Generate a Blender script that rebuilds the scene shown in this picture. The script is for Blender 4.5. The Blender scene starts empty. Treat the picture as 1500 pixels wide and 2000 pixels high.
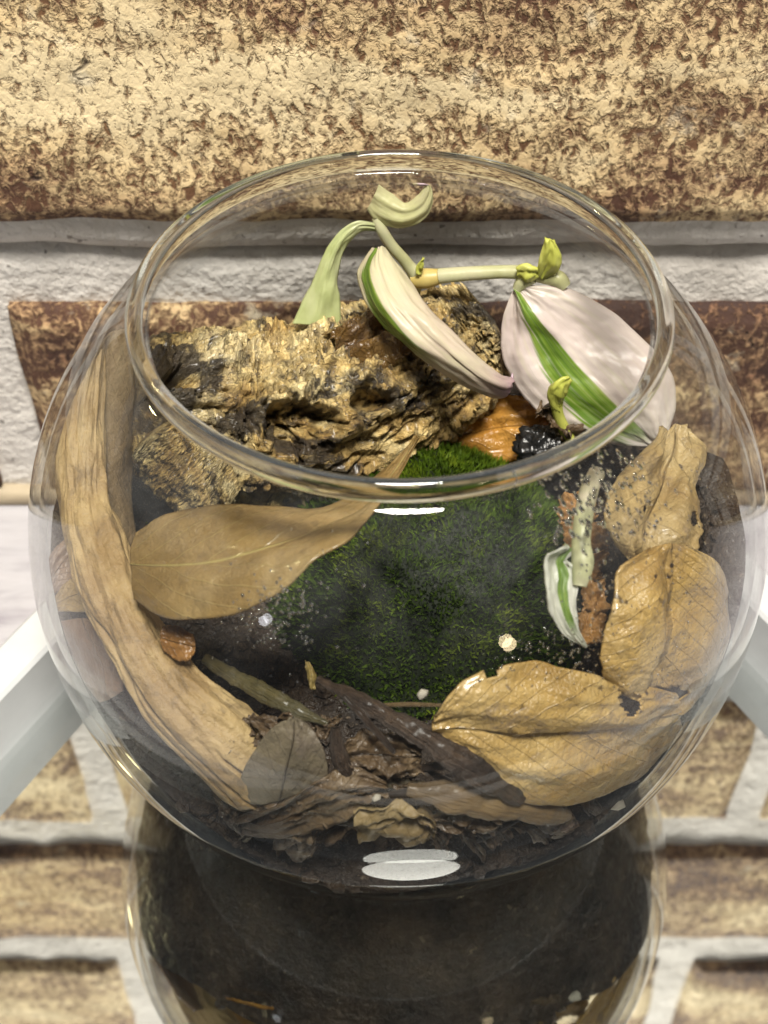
import bpy, math, random
import numpy as np
from mathutils import Vector, Matrix

random.seed(7)
rng = np.random.default_rng(7)
S = 0.067                      # one bowl radius in metres; all shapes below are laid out in bowl radii
SC = bpy.context.scene
COL = SC.collection

# ------------------------------------------------------------------ camera, world, lamps, exposure
FPX, PITCH, CH, CD = 2726.0, 0.804, 3.6956, 2.6742      # focal length in photo pixels, pitch, height, setback
CX = 0.037                                              # bowl axis
cam_d = bpy.data.cameras.new('camera')
cam = bpy.data.objects.new('camera', cam_d); COL.objects.link(cam); SC.camera = cam
cam.location = (0, -CD*S, CH*S)
cam.rotation_euler = (math.pi/2 - PITCH, 0, 0)
cam_d.sensor_fit = 'VERTICAL'; cam_d.sensor_height = 36.0
cam_d.lens = 36.0*FPX/2000.0
cam_d.clip_start = 0.005; cam_d.clip_end = 50
cam_d.dof.use_dof = True
cam_d.dof.focus_distance = 3.62*S
cam_d.dof.aperture_fstop = (cam_d.lens/1000)/0.0021

world = bpy.data.worlds.new('World'); SC.world = world; world.use_nodes = True
world.node_tree.nodes['Background'].inputs[0].default_value = (0.93, 0.96, 1.0, 1)
world.node_tree.nodes['Background'].inputs[1].default_value = 0.075

def area(name, loc, target, size, power, color, shape='DISK', size_y=None, spread=None):
    l = bpy.data.lights.new(name, 'AREA'); l.shape = shape; l.size = size
    if size_y: l.size_y = size_y
    l.energy = power; l.color = color
    if spread: l.spread = spread
    o = bpy.data.objects.new(name, l); COL.objects.link(o)
    o.location = loc
    o.rotation_euler = (Vector(target) - Vector(loc)).to_track_quat('-Z', 'Y').to_euler()
    return o
area('ceiling_lamp', (0.05, -0.34, 1.10), (0, 0.0, 0.05), 0.30, 23.0, (1.0, 0.945, 0.85))
area('table_lamp', (0.60, -1.05, 0.30), (0, 0, 0.08), 0.085, 0.35, (1.0, 0.78, 0.46))
area('small_lamp', (-0.72, -0.93, 0.37), (0, 0, 0.08), 0.06, 0.09, (0.95, 0.95, 1.0))
area('wall_lamp', (-0.168, 0.045, 0.207), (-0.03, -0.03, 0.0), 0.014, 0.05, (1.0, 0.86, 0.45))

SC.view_settings.view_transform = 'Standard'; SC.view_settings.look = 'None'
SC.view_settings.exposure = 0.12; SC.view_settings.gamma = 1.0
SC.view_settings.use_curve_mapping = False
SC.render.engine = 'CYCLES'
cy = SC.cycles
cy.use_denoising = True; cy.adaptive_threshold = 0.02
cy.max_bounces = 10; cy.diffuse_bounces = 2; cy.glossy_bounces = 5; cy.transmission_bounces = 8
cy.transparent_max_bounces = 20; cy.blur_glossy = 0.4; cy.sample_clamp_indirect = 4.0

# ------------------------------------------------------------------ geometry of the picture: rays into the bowl
BB, BU, BZ = 1.0428, 0.966, 0.869         # bowl: vertical half axis and height of its centre (horizontal half axis 1)
RIMZ = 1.628
CAMP = np.array([0, -CD, CH])
def ray(x, y):
    u = (x-750)/FPX; v = (1000-y)/FPX
    return np.array([u, math.cos(PITCH)+v*math.sin(PITCH), -math.sin(PITCH)+v*math.cos(PITCH)])
def P(x, y, t, Y=None):
    """photo pixel -> point inside the bowl; t runs from the near inner glass (0) to the far inner glass (1), or give depth Y"""
    d = ray(x, y)
    if Y is not None:
        return CAMP + d*(Y+CD)/d[1]
    s = 0.945; ks = []
    for sg in (-1, 1):
        for bb in (BU, BB):
            sc = np.array([1/s, 1/s, 1/(bb*s)])
            o = (CAMP-np.array([CX, 0, BZ]))*sc; e = d*sc
            a = e@e; b = o@e; c = o@o-1; q = max(b*b-a*c, 0.0)**.5
            k = (-b+sg*q)/a
            if (CAMP+d*k)[2] > BZ: break
        ks.append(k)
    return CAMP + d*(ks[0]+(ks[1]-ks[0])*t)
def confine(G, s=.948):
    """pull points that would stick through the glass back inside it"""
    c = np.array([CX, 0, BZ]); q = (G-c)/np.array([s, s, s])
    q[..., 2] /= np.where(q[..., 2] > 0, BU, BB); rr = np.linalg.norm(q, axis=-1)
    return np.where((rr > 1)[..., None], c+(G-c)/rr[..., None], G)
def PP(p):
    return P(*p)

# ------------------------------------------------------------------ numpy noise
_perm = rng.permutation(512)
_perm = np.concatenate([_perm, _perm, _perm])
_g = rng.normal(size=(512, 3)); _g /= np.linalg.norm(_g, axis=1)[:, None]
def noise(p):
    p = np.asarray(p, float); sh = p.shape[:-1]; p = p.reshape(-1, 3)
    i = np.floor(p).astype(int); f = p-i; i &= 255
    w = f*f*f*(f*(f*6-15)+10)
    r = np.zeros(len(p))
    for dx in (0, 1):
        for dy in (0, 1):
            for dz in (0, 1):
                h = _perm[_perm[_perm[i[:, 0]+dx]+i[:, 1]+dy & 511]+i[:, 2]+dz & 511] % 512
                d = np.stack([f[:, 0]-dx, f[:, 1]-dy, f[:, 2]-dz], 1)
                k = (w[:, 0] if dx else 1-w[:, 0])*(w[:, 1] if dy else 1-w[:, 1])*(w[:, 2] if dz else 1-w[:, 2])
                r += k*(_g[h]*d).sum(1)
    return r.reshape(sh)
def fbm(p, n=4, lac=2.0, gain=0.5):
    p = np.asarray(p, float); a = 1; r = 0
    for k in range(n):
        r = r + a*noise(p*lac**k + 17.3*k); a *= gain
    return r
def ss(x, a, b):
    t = np.clip((x-a)/(b-a), 0, 1); return t*t*(3-2*t)

# ------------------------------------------------------------------ object helpers
def tag(o, label=None, cat=None, group=None, kind=None):
    if label: o['label'] = label
    if cat: o['category'] = cat
    if group: o['group'] = group
    if kind: o['kind'] = kind
    return o
def empty(name, loc, label, cat, group=None):
    o = bpy.data.objects.new(name, None); COL.objects.link(o)
    o.location = Vector(loc)*S; o.empty_display_size = 0.01
    return tag(o, label, cat, group)
def obj(name, V, F, mats, parent=None, smooth=True, uv=None, mi=None, attr=None):
    V = np.asarray(V, float).reshape(-1, 3)
    if parent is None:
        org = np.array([(V[:, 0].min()+V[:, 0].max())/2, (V[:, 1].min()+V[:, 1].max())/2, V[:, 2].min()])
    else:
        q = parent; org = np.zeros(3)
        while q is not None:
            org += np.array(q.location)/S; q = q.parent
    me = bpy.data.meshes.new(name)
    me.from_pydata(((V-org)*S).tolist(), [], [tuple(int(i) for i in f) for f in F])
    for m in (mats if isinstance(mats, (list, tuple)) else [mats]): me.materials.append(m)
    if smooth: me.polygons.foreach_set('use_smooth', [True]*len(me.polygons))
    if mi is not None: me.polygons.foreach_set('material_index', list(mi))
    if uv is not None:
        li = np.empty(len(me.loops), dtype=np.int64); me.loops.foreach_get('vertex_index', li)
        l = me.uv_layers.new(name='UVMap'); l.data.foreach_set('uv', np.asarray(uv, float)[li].ravel())
    if attr:
        for k, v in attr.items():
            a = me.attributes.new(k, 'FLOAT', 'POINT'); a.data.foreach_set('value', np.asarray(v, float).ravel())
    me.update()
    o = bpy.data.objects.new(name, me); COL.objects.link(o)
    if parent is None: o.location = Vector(org)*S
    else: o.parent = parent
    return o
def grid_faces(nu, nv, cu=False, cv=False, off=0):
    F = []
    for i in range(nu if cu else nu-1):
        for j in range(nv if cv else nv-1):
            a = i*nv+j; b = ((i+1) % nu)*nv+j; c = ((i+1) % nu)*nv+(j+1) % nv; d = i*nv+(j+1) % nv
            F.append((a+off, b+off, c+off, d+off))
    return F
def cat(pts, n):
    """smooth curve through control rows, n samples"""
    p = np.asarray(pts, float); m = len(p)
    u = np.linspace(0, m-1, n); i = np.clip(u.astype(int), 0, m-2); f = (u-i)
    f = f.reshape((-1,)+(1,)*(p.ndim-1))
    p0 = p[np.maximum(i-1, 0)]; p1 = p[i]; p2 = p[i+1]; p3 = p[np.minimum(i+2, m-1)]
    return .5*((2*p1)+(-p0+p2)*f+(2*p0-5*p1+4*p2-p3)*f*f+(-p0+3*p1-3*p2+p3)*f**3)
def grid_normals(G):
    du = np.gradient(G, axis=0); dv = np.gradient(G, axis=1)
    n = np.cross(du, dv); n /= np.linalg.norm(n, axis=2)[..., None]+1e-9
    return n
def tube(pts, rad, n=40, k=14, squash=1.0, bump=0.0, freq=6, seed=0):
    """tapered tube through world points; rad = list of radii"""
    C = cat(pts, n); R = cat(np.asarray(rad, float)[:, None], n)[:, 0]
    T = np.gradient(C, axis=0); T /= np.linalg.norm(T, axis=1)[:, None]
    up = np.array([0.13, -0.6, 0.79]); V = []
    for i in range(n):
        a = np.cross(T[i], up); a /= np.linalg.norm(a); b = np.cross(a, T[i])
        for j in range(k):
            th = 2*math.pi*j/k
            V.append(C[i]+R[i]*(math.cos(th)*a+squash*math.sin(th)*b))
    V = np.array(V)
    if bump:
        ctr = np.repeat(C, k, 0); d = V-ctr
        V = ctr+d*(1+bump*fbm(V*freq+seed, 4))[:, None]
    F = grid_faces(n, k, cv=True)
    F.append(tuple(range(k))[::-1]); F.append(tuple((n-1)*k+j for j in range(k)))
    uv = np.array([(i/(n-1), j/k) for i in range(n) for j in range(k)])
    return V, F, uv
def join(*parts):
    V = []; F = []; UV = []; o = 0
    for v, f, u in parts:
        V.append(v); F += [tuple(i+o for i in q) for q in f]; UV.append(u); o += len(v)
    return np.concatenate(V), F, np.concatenate(UV)

# ------------------------------------------------------------------ material helpers
class M:
    def __init__(self, name):
        self.m = bpy.data.materials.new(name); self.m.use_nodes = True
        self.t = self.m.node_tree; self.t.nodes.clear()
        self.out = self.t.nodes.new('ShaderNodeOutputMaterial')
    def n(self, typ, ins=None, **kw):
        nd = self.t.nodes.new('ShaderNode'+typ)
        for k, v in kw.items(): setattr(nd, k, v)
        for k, v in (ins or {}).items():
            s = nd.inputs[k]
            if isinstance(v, bpy.types.NodeSocket): self.t.links.new(v, s)
            elif isinstance(v, (tuple, list)) and len(v) == 3 and s.type == 'RGBA': s.default_value = (*v, 1)
            else: s.default_value = v
        return nd
    def math(self, op, a, b=0.0, c=0.0, clamp=False):
        return self.n('Math', {0: a, 1: b, 2: c}, operation=op, use_clamp=clamp).outputs[0]
    def ramp(self, fac, stops, interp='LINEAR'):
        nd = self.n('ValToRGB', {0: fac}); cr = nd.color_ramp; cr.interpolation = interp
        while len(cr.elements) < len(stops): cr.elements.new(0.5)
        for e, (p, c) in zip(cr.elements, stops):
            e.position = p; e.color = (*c, 1) if isinstance(c, (tuple, list)) else (c, c, c, 1)
        return nd.outputs[0]
    def mix(self, fac, a, b, blend='MIX'):
        nd = self.n('Mix', data_type='RGBA', blend_type=blend)
        for s, v in ((nd.inputs[0], fac), (nd.inputs[6], a), (nd.inputs[7], b)):
            if isinstance(v, bpy.types.NodeSocket): self.t.links.new(v, s)
            elif isinstance(v, (tuple, list)): s.default_value = (*v, 1)
            else: s.default_value = v
        return nd.outputs[2]
    def coord(self, scale=(1, 1, 1), which='Object', rot=(0, 0, 0)):
        tc = self.n('TexCoord')
        return self.n('Mapping', {0: tc.outputs[which], 2: rot, 3: scale}).outputs[0]
    def noise(self, co, scale, detail=5, rough=.55, dist=0.0):
        return self.n('TexNoise', {'Vector': co, 'Scale': scale, 'Detail': detail, 'Roughness': rough, 'Distortion': dist}).outputs[0]
    def vor(self, co, scale, feature='F1', out=0):
        return self.n('TexVoronoi', {'Vector': co, 'Scale': scale}, feature=feature).outputs[out]
    def bump(self, h, dist=0.001, strength=1.0, nrm=None):
        ins = {'Height': h, 'Distance': dist, 'Strength': strength}
        if nrm is not None: ins['Normal'] = nrm
        return self.n('Bump', ins).outputs[0]
    def bsdf(self, color, rough=.5, normal=None, **kw):
        ins = {'Base Color': color, 'Roughness': rough}
        if normal is not None: ins['Normal'] = normal
        ins.update({k.replace('_', ' '): v for k, v in kw.items()})
        return self.n('BsdfPrincipled', ins).outputs[0]
    def done(self, sh):
        self.t.links.new(sh, self.out.inputs[0]); return self.m

def mat_clear_glass(name='clear_glass', dirt_haze=1.0, gloss=1.0):
    m = M(name)
    lw = m.n('LayerWeight', {0: .5}).outputs['Facing']
    f = m.math('MULTIPLY_ADD', m.math('POWER', lw, 5.0), .95*gloss, .034*gloss, clamp=True)
    tr = m.n('BsdfTransparent', {0: (.965, .972, .97)}).outputs[0]
    gl = m.n('BsdfGlossy', {0: (1, 1, 1), 'Roughness': 0.015}).outputs[0]
    sh = m.n('MixShader', {0: f, 1: tr, 2: gl}).outputs[0]
    co = m.coord(); film = m.math('MULTIPLY', m.ramp(m.noise(co, 30, 4, .6, .5), [(.45, 0), (.75, 1)]), m.ramp(m.noise(co, 300, 5, .7), [(.35, .15), (.7, 1)]))
    film = m.math('ADD', m.math('MULTIPLY', film, .022*dirt_haze), m.math('MULTIPLY', m.ramp(m.noise(co, 1500, 1), [(.77, 0), (.80, 1)]), .12*dirt_haze))   # wipe marks, lime film, dust
    zz = m.n('SeparateXYZ', {0: m.n('TexCoord').outputs['Object']}).outputs[2]
    haze_band = m.math('MULTIPLY', m.ramp(m.math('MULTIPLY', zz, 8.0), [(.70, 0), (.80, 1), (.86, .2)]), m.ramp(m.noise(co, 55, 6, .75, .4), [(.40, 0), (.65, 1)]))
    film = m.math('ADD', film, m.math('MULTIPLY', haze_band, .028*dirt_haze))          # pale haze under the rim, a soft reflection painted into the glass
    df = m.n('BsdfDiffuse', {0: (.75, .76, .78)}).outputs[0]
    return m.done(m.n('MixShader', {0: film, 1: sh, 2: df}).outputs[0])
def mat_solid_glass(name, ior=1.45, col=(.97, .985, .98), rough=0.0):
    m = M(name)
    return m.done(m.n('BsdfGlass', {'Color': col, 'Roughness': rough, 'IOR': ior}).outputs[0])

def uvxy(m):
    s = m.n('SeparateXYZ', {0: m.n('UVMap').outputs[0]})
    return s.outputs[0], s.outputs[1]

def mat_dry_leaf(name, c1, c2, c3, vein, gloss=.4, trans=.25, spots=.5, nveins=9, seed=0.0, coat=0.0, relief=.0006, slant=.35):
    m = M(name)
    u, v = uvxy(m)
    co = m.coord((1, 1, 1)); co = m.n('VectorMath', {0: co, 1: (seed, seed*.7, seed*.3)}, operation='ADD').outputs[0]
    n1 = m.noise(co, 55, 6, .6, .4); n2 = m.noise(co, 260, 5, .65); n3 = m.noise(co, 40, 4, .6)
    col = m.ramp(n1, [(.34, c1), (.5, c2), (.66, c3)])
    col = m.mix(m.ramp(n2, [(.42, 0), (.7, .55)]), col, tuple(x*.62 for x in c2))
    av = m.math('ABSOLUTE', v)
    wob = m.math('MULTIPLY', m.math('SUBTRACT', n1, .5), .05)
    mid = m.math('SUBTRACT', 1.0, m.math('DIVIDE', m.math('ABSOLUTE', m.math('ADD', v, wob)), .035), clamp=True)
    ph = m.math('FRACT', m.math('ADD', m.math('MULTIPLY', m.math('SUBTRACT', u, m.math('MULTIPLY', av, slant)), float(nveins)), m.math('MULTIPLY', n3, 1.1)))
    lat = m.math('SUBTRACT', 1.0, m.math('DIVIDE', m.math('ABSOLUTE', m.math('SUBTRACT', ph, .5)), .05), clamp=True)
    lat = m.math('MULTIPLY', lat, .28)
    vn = m.math('MAXIMUM', mid, lat)
    fine = m.vor(co, 900, 'DISTANCE_TO_EDGE')
    col = m.mix(m.math('MULTIPLY', vn, .75), col, vein)
    sp = m.noise(co, 300, 2, .5)
    spm = m.math('MULTIPLY', m.ramp(sp, [(.645, 0), (.68, 1)]), m.ramp(n3, [(.40, 0), (.62, spots)]))
    col = m.mix(spm, col, (.035, .02, .012))
    col = m.mix(m.math('MULTIPLY', m.ramp(m.noise(co, 85, 5, .7), [(.56, 0), (.66, .75)]), spots), col, (.15, .115, .10))
    h = m.math('ADD', m.math('MULTIPLY', vn, .5), m.math('MULTIPLY', n2, .9))
    h = m.math('ADD', h, m.math('MULTIPLY', m.math('MINIMUM', fine, .25), .35))
    nm = m.bump(h, relief, .9)
    b = m.bsdf(col, m.ramp(n2, [(.3, gloss*.75), (.7, gloss*1.35)]), nm, Coat_Weight=coat, Coat_Roughness=.12)
    t = m.n('BsdfTranslucent', {0: col, 'Normal': nm}).outputs[0]
    return m.done(m.n('MixShader', {0: trans, 1: b, 2: t}).outputs[0])

def mat_variegated(name, stripe=(-.36, -.02), end=.93, pink=.3, base=(.76, .69, .62), start=0.0, purple=None):
    m = M(name)
    u, v = uvxy(m)
    co = m.coord()
    n1 = m.noise(co, 60, 5, .6); 
    st = m.n('CombineXYZ', {0: m.math('MULTIPLY', u, 2.5), 1: m.math('MULTIPLY', v, 11.0), 2: 0.0}).outputs[0]
    n2 = m.noise(st, 1.0, 4, .55, .2)
    col = m.mix(m.ramp(n1, [(.35, 0), (.7, pink)]), base, (.66, .48, .50))
    col = m.mix(m.ramp(n2, [(.5, 0), (.72, .3)]), col, (.72, .74, .40))
    col = m.mix(m.ramp(n2, [(.28, .35), (.42, 0)]), col, (.76, .70, .66))
    w = m.math('ADD', v, m.math('MULTIPLY', m.math('SUBTRACT', n2, .5), .14))
    n5 = m.noise(m.n('CombineXYZ', {0: m.math('MULTIPLY', u, 1.6), 1: m.math('MULTIPLY', v, 26.0), 2: 3.0}).outputs[0], 1.0, 3, .6, .1)
    lo = m.math('MULTIPLY', m.math('MULTIPLY_ADD', u, .9, .35), stripe[0])
    w = m.math('ADD', w, m.math('MULTIPLY', m.math('SUBTRACT', n5, .5), .30))
    a = m.math('MULTIPLY', m.math('SUBTRACT', w, lo), 14.0, clamp=True)
    a = m.math('MULTIPLY', a, m.math('MULTIPLY', m.math('SUBTRACT', stripe[1]+.02, m.math('ADD', v, m.math('MULTIPLY', m.math('SUBTRACT', n5, .5), .05))), 40.0, clamp=True))
    a = m.math('MULTIPLY', a, m.math('MULTIPLY', m.math('SUBTRACT', end+.1, m.math('ADD', u, m.math('MULTIPLY', n5, .3))), 9.0, clamp=True))
    a = m.math('MULTIPLY', a, m.ramp(n5, [(.25, .65), (.5, 1)]))
    far = m.math('MULTIPLY', m.math('GREATER_THAN', n5, .68), .16)
    a = m.math('MAXIMUM', a, far)
    if purple: col = m.mix(m.math('MULTIPLY', m.ramp(u, [(purple, 0), (.97, .85)]), m.ramp(n1, [(.3, .5), (.6, 1)])), col, (.50, .28, .42))
    gcol = m.ramp(n2, [(.3, (.08, .17, .018)), (.5, (.17, .30, .03)), (.75, (.36, .46, .09))])
    col = m.mix(a, col, gcol)
    h = m.math('ADD', m.math('MULTIPLY', n5, .25), m.math('MULTIPLY', m.vor(co, 900), .3))
    vein = m.math('FRACT', m.math('ADD', m.math('MULTIPLY', v, 9.0), m.math('MULTIPLY', n2, .5)))
    col = m.mix(m.math('MULTIPLY', m.math('LESS_THAN', vein, .09), .13), col, (.50, .50, .30))
    nm = m.bump(m.math('ADD', h, m.math('MULTIPLY', vein, .12)), .00018, .7)
    b = m.bsdf(col, .36, nm)
    t = m.n('BsdfTranslucent', {0: col}).outputs[0]
    return m.done(m.n('MixShader', {0: .40, 1: b, 2: t}).outputs[0])

def mat_plain_plant(name, c1, c2, c3, rough=.38, trans=.25):
    m = M(name); co = m.coord()
    n = m.noise(co, 90, 4, .55, .3); f = m.noise(m.coord((1, 1, .25)), 500, 3)
    col = m.ramp(n, [(.3, c1), (.5, c2), (.72, c3)])
    nm = m.bump(f, .0002, .6)
    b = m.bsdf(col, rough, nm)
    return m.done(m.n('MixShader', {0: trans, 1: b, 2: m.n('BsdfTranslucent', {0: col}).outputs[0]}).outputs[0])

def mat_wood(name, stops, scale=40, stretch=(1, 1, 1), rough=.6, relief=.0012, stain=(.02, .014, .009), stain_amt=.6, coat=0.0, fine=300):
    m = M(name); co = m.coord(stretch); cr = m.coord()
    u, v = uvxy(m)
    fb = m.noise(m.n('CombineXYZ', {0: m.math('MULTIPLY', u, 5.0), 1: m.math('MULTIPLY', v, 22.0), 2: 0.0}).outputs[0], 1.2, 5, .6, .3)
    n1 = m.noise(co, scale, 7, .62, .8); n2 = m.noise(co, fine, 4, .6); n3 = m.noise(cr, 80, 6, .66, .5)
    n1 = m.math('ADD', m.math('MULTIPLY', n1, .5), m.math('MULTIPLY', fb, .5))
    col = m.ramp(n1, stops)
    col = m.mix(m.ramp(n2, [(.40, .0), (.72, .6)]), col, stops[0][1])
    col = m.mix(m.math('MULTIPLY', m.ramp(n3, [(.50, 0), (.64, 1)]), stain_amt), col, stain)
    h = m.math('ADD', n1, m.math('MULTIPLY', n2, .5))
    nm = m.bump(h, relief, 1.0)
    return m.done(m.bsdf(col, m.ramp(n2, [(.3, rough*.7), (.7, min(1, rough*1.3))]), nm, Coat_Weight=coat, Coat_Roughness=.2))

GLASS = mat_clear_glass()
WETGLASS = mat_clear_glass('wet_inner_glass', .5, .12)      # where damp soil touches the glass there is hardly any reflection
PANE = mat_clear_glass('mirror_pane', .06)
RIMGLASS = mat_solid_glass('rim_glass')
WATER = mat_solid_glass('water', 1.33, (1, 1, 1))

# ================================================================== THE SETTING
# ---- table
def mat_table():
    m = M('white_wood_table'); co = m.coord((1, 5, 1))
    n1 = m.noise(co, 26, 5, .6, .6); n2 = m.noise(m.coord((1, 9, 1)), 80, 4, .6)
    col = m.ramp(n1, [(.30, (.30, .28, .32)), (.46, (.46, .45, .48)), (.7, (.53, .52, .55))])
    col = m.mix(m.ramp(n2, [(.5, 0), (.75, .35)]), col, (.34, .31, .34))
    return m.done(m.bsdf(col, .42, m.bump(n2, .0003, .5)))
TZ = -0.07
WY = 1.03                       # front plane of the mortar
tb = []
nx, ny = 30, 24
X, Yv = np.meshgrid(np.linspace(-7, 7, nx), np.linspace(-2.35, WY-.004, ny), indexing='ij')
top = np.stack([X, Yv, np.full_like(X, TZ)], -1).reshape(-1, 3); bot = top-[0, 0, .35]
Ft = grid_faces(nx, ny); n = len(top)
Fb = [tuple(i+n for i in f[::-1]) for f in Ft]
edge = []
for i in range(nx-1):
    edge += [(i*ny, i*ny+n, (i+1)*ny+n, (i+1)*ny), (i*ny+ny-1, (i+1)*ny+ny-1, (i+1)*ny+ny-1+n, i*ny+ny-1+n)]
for j in range(ny-1):
    edge += [(j, j+1, j+1+n, j+n), ((nx-1)*ny+j, (nx-1)*ny+j+n, (nx-1)*ny+j+1+n, (nx-1)*ny+j+1)]
table = obj('table_top', np.concatenate([top, bot]), Ft+Fb+edge, mat_table(), smooth=False)
tag(table, 'white limed wood table top under the mirror', kind='structure')

# ---- wall: mortar sheets in two panels, bricks proud of them
def mat_mortar():
    m = M('mortar'); co = m.coord()
    n1 = m.noise(co, 22, 5, .6); n2 = m.noise(co, 160, 6, .65); n3 = m.noise(co, 400, 2, .5)
    col = m.ramp(n1, [(.3, (.50, .47, .43)), (.5, (.69, .655, .61)), (.72, (.80, .77, .725))])
    col = m.mix(m.ramp(n2, [(.55, 0), (.78, .5)]), col, (.36, .32, .29))
    col = m.mix(m.ramp(n3, [(.68, 0), (.72, .7)]), col, (.10, .08, .07))
    return m.done(m.bsdf(col, .85, m.bump(m.math('ADD', n2, m.math('MULTIPLY', n3, .6)), .0016, 1.0)))
def mat_brick():
    m = M('brick_face')
    oi = m.n('ObjectInfo').outputs['Random']
    off = m.n('CombineXYZ', {0: m.math('MULTIPLY', oi, 3.1), 1: m.math('MULTIPLY', oi, 1.7), 2: m.math('MULTIPLY', oi, 5.3)}).outputs[0]
    co = m.n('VectorMath', {0: m.coord((1, 1, 1)), 1: off}, operation='ADD').outputs[0]
    cs = m.n('VectorMath', {0: m.coord((.55, 1, 1.5)), 1: off}, operation='ADD').outputs[0]
    wv = m.n('VectorMath', {0: m.coord((1, 1, .72)), 1: off}, operation='ADD').outputs[0]
    big = m.noise(cs, 22, 5, .66, .7)                      # brown and cream zones
    s1 = m.noise(wv, 430, 4, .62, 1.0); s2 = m.noise(wv, 760, 3, .6, .4)
    fine = s2
    gen = m.n('SeparateXYZ', {0: m.n('TexCoord').outputs['Generated']}).outputs[2]
    mid = m.math('SUBTRACT', 1.0, m.math('ABSOLUTE', m.math('MULTIPLY', m.math('SUBTRACT', gen, .58), 2.0)))   # fired darker along its long edges
    tint = m.n('SeparateColor', {0: m.n('ObjectInfo').outputs['Color']}).outputs[0]
    zone = m.math('ADD', m.math('MULTIPLY', big, 1.35), m.math('MULTIPLY', mid, .26))
    zone = m.math('SUBTRACT', zone, tint)
    sp = m.math('ADD', m.math('MULTIPLY', s1, .65), m.math('MULTIPLY', s2, .35))
    sp = m.math('ADD', sp, m.math('MULTIPLY', m.math('SUBTRACT', zone, .70), .30))
    ridge = m.ramp(sp, [(.42, 0), (.49, .5), (.56, 1)])
    light = m.ramp(zone, [(.42, (.27, .14, .08)), (.58, (.50, .32, .17)), (.75, (.74, .56, .31)), (.9, (.84, .69, .43))])
    dark = m.ramp(zone, [(.42, (.04, .018, .013)), (.62, (.105, .047, .026)), (.9, (.22, .115, .05))])
    col = m.mix(ridge, dark, light)
    col = m.mix(m.ramp(m.noise(co, 130, 4, .6), [(.62, 0), (.74, .6)]), col, (.80, .71, .53))
    pit = m.ramp(m.noise(co, 105, 3, .6, .8), [(.27, 1), (.32, 0)])
    col = m.mix(pit, col, (.05, .028, .02))
    h = m.math('ADD', m.math('MULTIPLY', ridge, .6), m.math('MULTIPLY', fine, .5))
    h = m.math('SUBTRACT', h, m.math('MULTIPLY', pit, .8))
    return m.done(m.bsdf(col, .8, m.bump(h, .0008, 1.0)))
MORTAR, BRICK = mat_mortar(), mat_brick()
CS = 1.24                       # one course
Z_SEAM = 1.075
def slab(x0, x1, y0, y1, z0, z1, nx, nz, amp, fr, seed):
    """block with a lumpy front (towards -y) and wandering edges"""
    u = np.linspace(0, 1, nx); w = np.linspace(0, 1, nz)
    U, W = np.meshgrid(u, w, indexing='ij')
    X = x0+(x1-x0)*U; Z = z0+(z1-z0)*W
    base = np.stack([X, 0*X+seed, Z], -1)
    ex = .5*amp*3
    X = X+ex*fbm(base*fr*.5+3, 4)*(np.abs(U-.5)*2)**8
    Z = Z+ex*fbm(base*fr*.5+9, 4)*(np.abs(W-.5)*2)**8
    d = np.minimum(np.minimum(U, 1-U)*(x1-x0), np.minimum(W, 1-W)*(z1-z0))
    Yf = y0+amp*fbm(base*fr, 5)+.035*(1-ss(d, 0, .06))
    Fg = np.stack([X, Yf, Z], -1)
    Bk = Fg.copy(); Bk[..., 1] = y1
    V = np.concatenate([Fg.reshape(-1, 3), Bk.reshape(-1, 3)]); n = nx*nz
    F = [f[::-1] for f in grid_faces(nx, nz)]
    F = [tuple(reversed(f)) for f in F]
    for i in range(nx-1):
        F += [(i*nz, i*nz+n, (i+1)*nz+n, (i+1)*nz), (i*nz+nz-1, (i+1)*nz+nz-1, (i+1)*nz+nz-1+n, i*nz+nz-1+n)]
    for j in range(nz-1):
        F += [(j, j+1, j+1+n, j+n), ((nx-1)*nz+j, (nx-1)*nz+j+n, (nx-1)*nz+j+1+n, (nx-1)*nz+j+1)]
    F.append((n, n+nz-1, n+nx*nz-1, n+(nx-1)*nz))
    return V, F
wall = empty('brick_wall', (0, WY, TZ), 'wall of cream and brown bricks with wide grey mortar', None)
wall['kind'] = 'structure'
V, F = slab(-6, 6, WY, WY+.3, TZ+.0, Z_SEAM-.022, 160, 40, .018, 5, 1); obj('mortar_panel', V, F, MORTAR, wall)
V, F = slab(-6, 6, WY-.042, WY+.3, Z_SEAM+.012, 5.4, 160, 90, .018, 5, 2); obj('mortar_panel', V, F, MORTAR, wall)
# foot strip of the wall panels
def mat_strip():
    m = M('panel_edge'); return m.done(m.bsdf(m.ramp(m.noise(m.coord((1, 1, 4)), 60), [(.3, (.30, .24, .16)), (.7, (.48, .40, .28))]), .7))
V, F = slab(-6, 6, WY-.075, WY+.01, TZ, TZ+.075, 120, 4, .004, 4, 3); obj('foot_strip', V, F, mat_strip(), wall)
courses = [(0.02, 0.865, -1.33), (1.225, 2.13, -1.33), (2.42, 3.36, .19), (3.67, 4.60, -1.42)]
for ci, (z0, z1, xj) in enumerate(courses):
    for k in (-2, -1, 0, 1):
        a = xj+k*3.08+.09; b = a+2.90
        if b < -4.6 or a > 4.6: continue
        V, F = slab(a, b, WY-(.10 if ci == 1 else .065 if ci == 0 else .09)-.012*random.random(), WY+.01, z0+.01*random.uniform(-1, 1), z1+.01*random.uniform(-1, 1), 130, 46, .018, 3.2, 10+ci*7+k)
        bo = obj('brick', V, F, BRICK, wall)
        bo.color = (random.uniform(*[(.16, .24), (.03, .06), (.04, .12), (.0, .08)][ci]), 0, 0, 1)   # brown tone per brick; bottom course darkened to paint in its lower light

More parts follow.
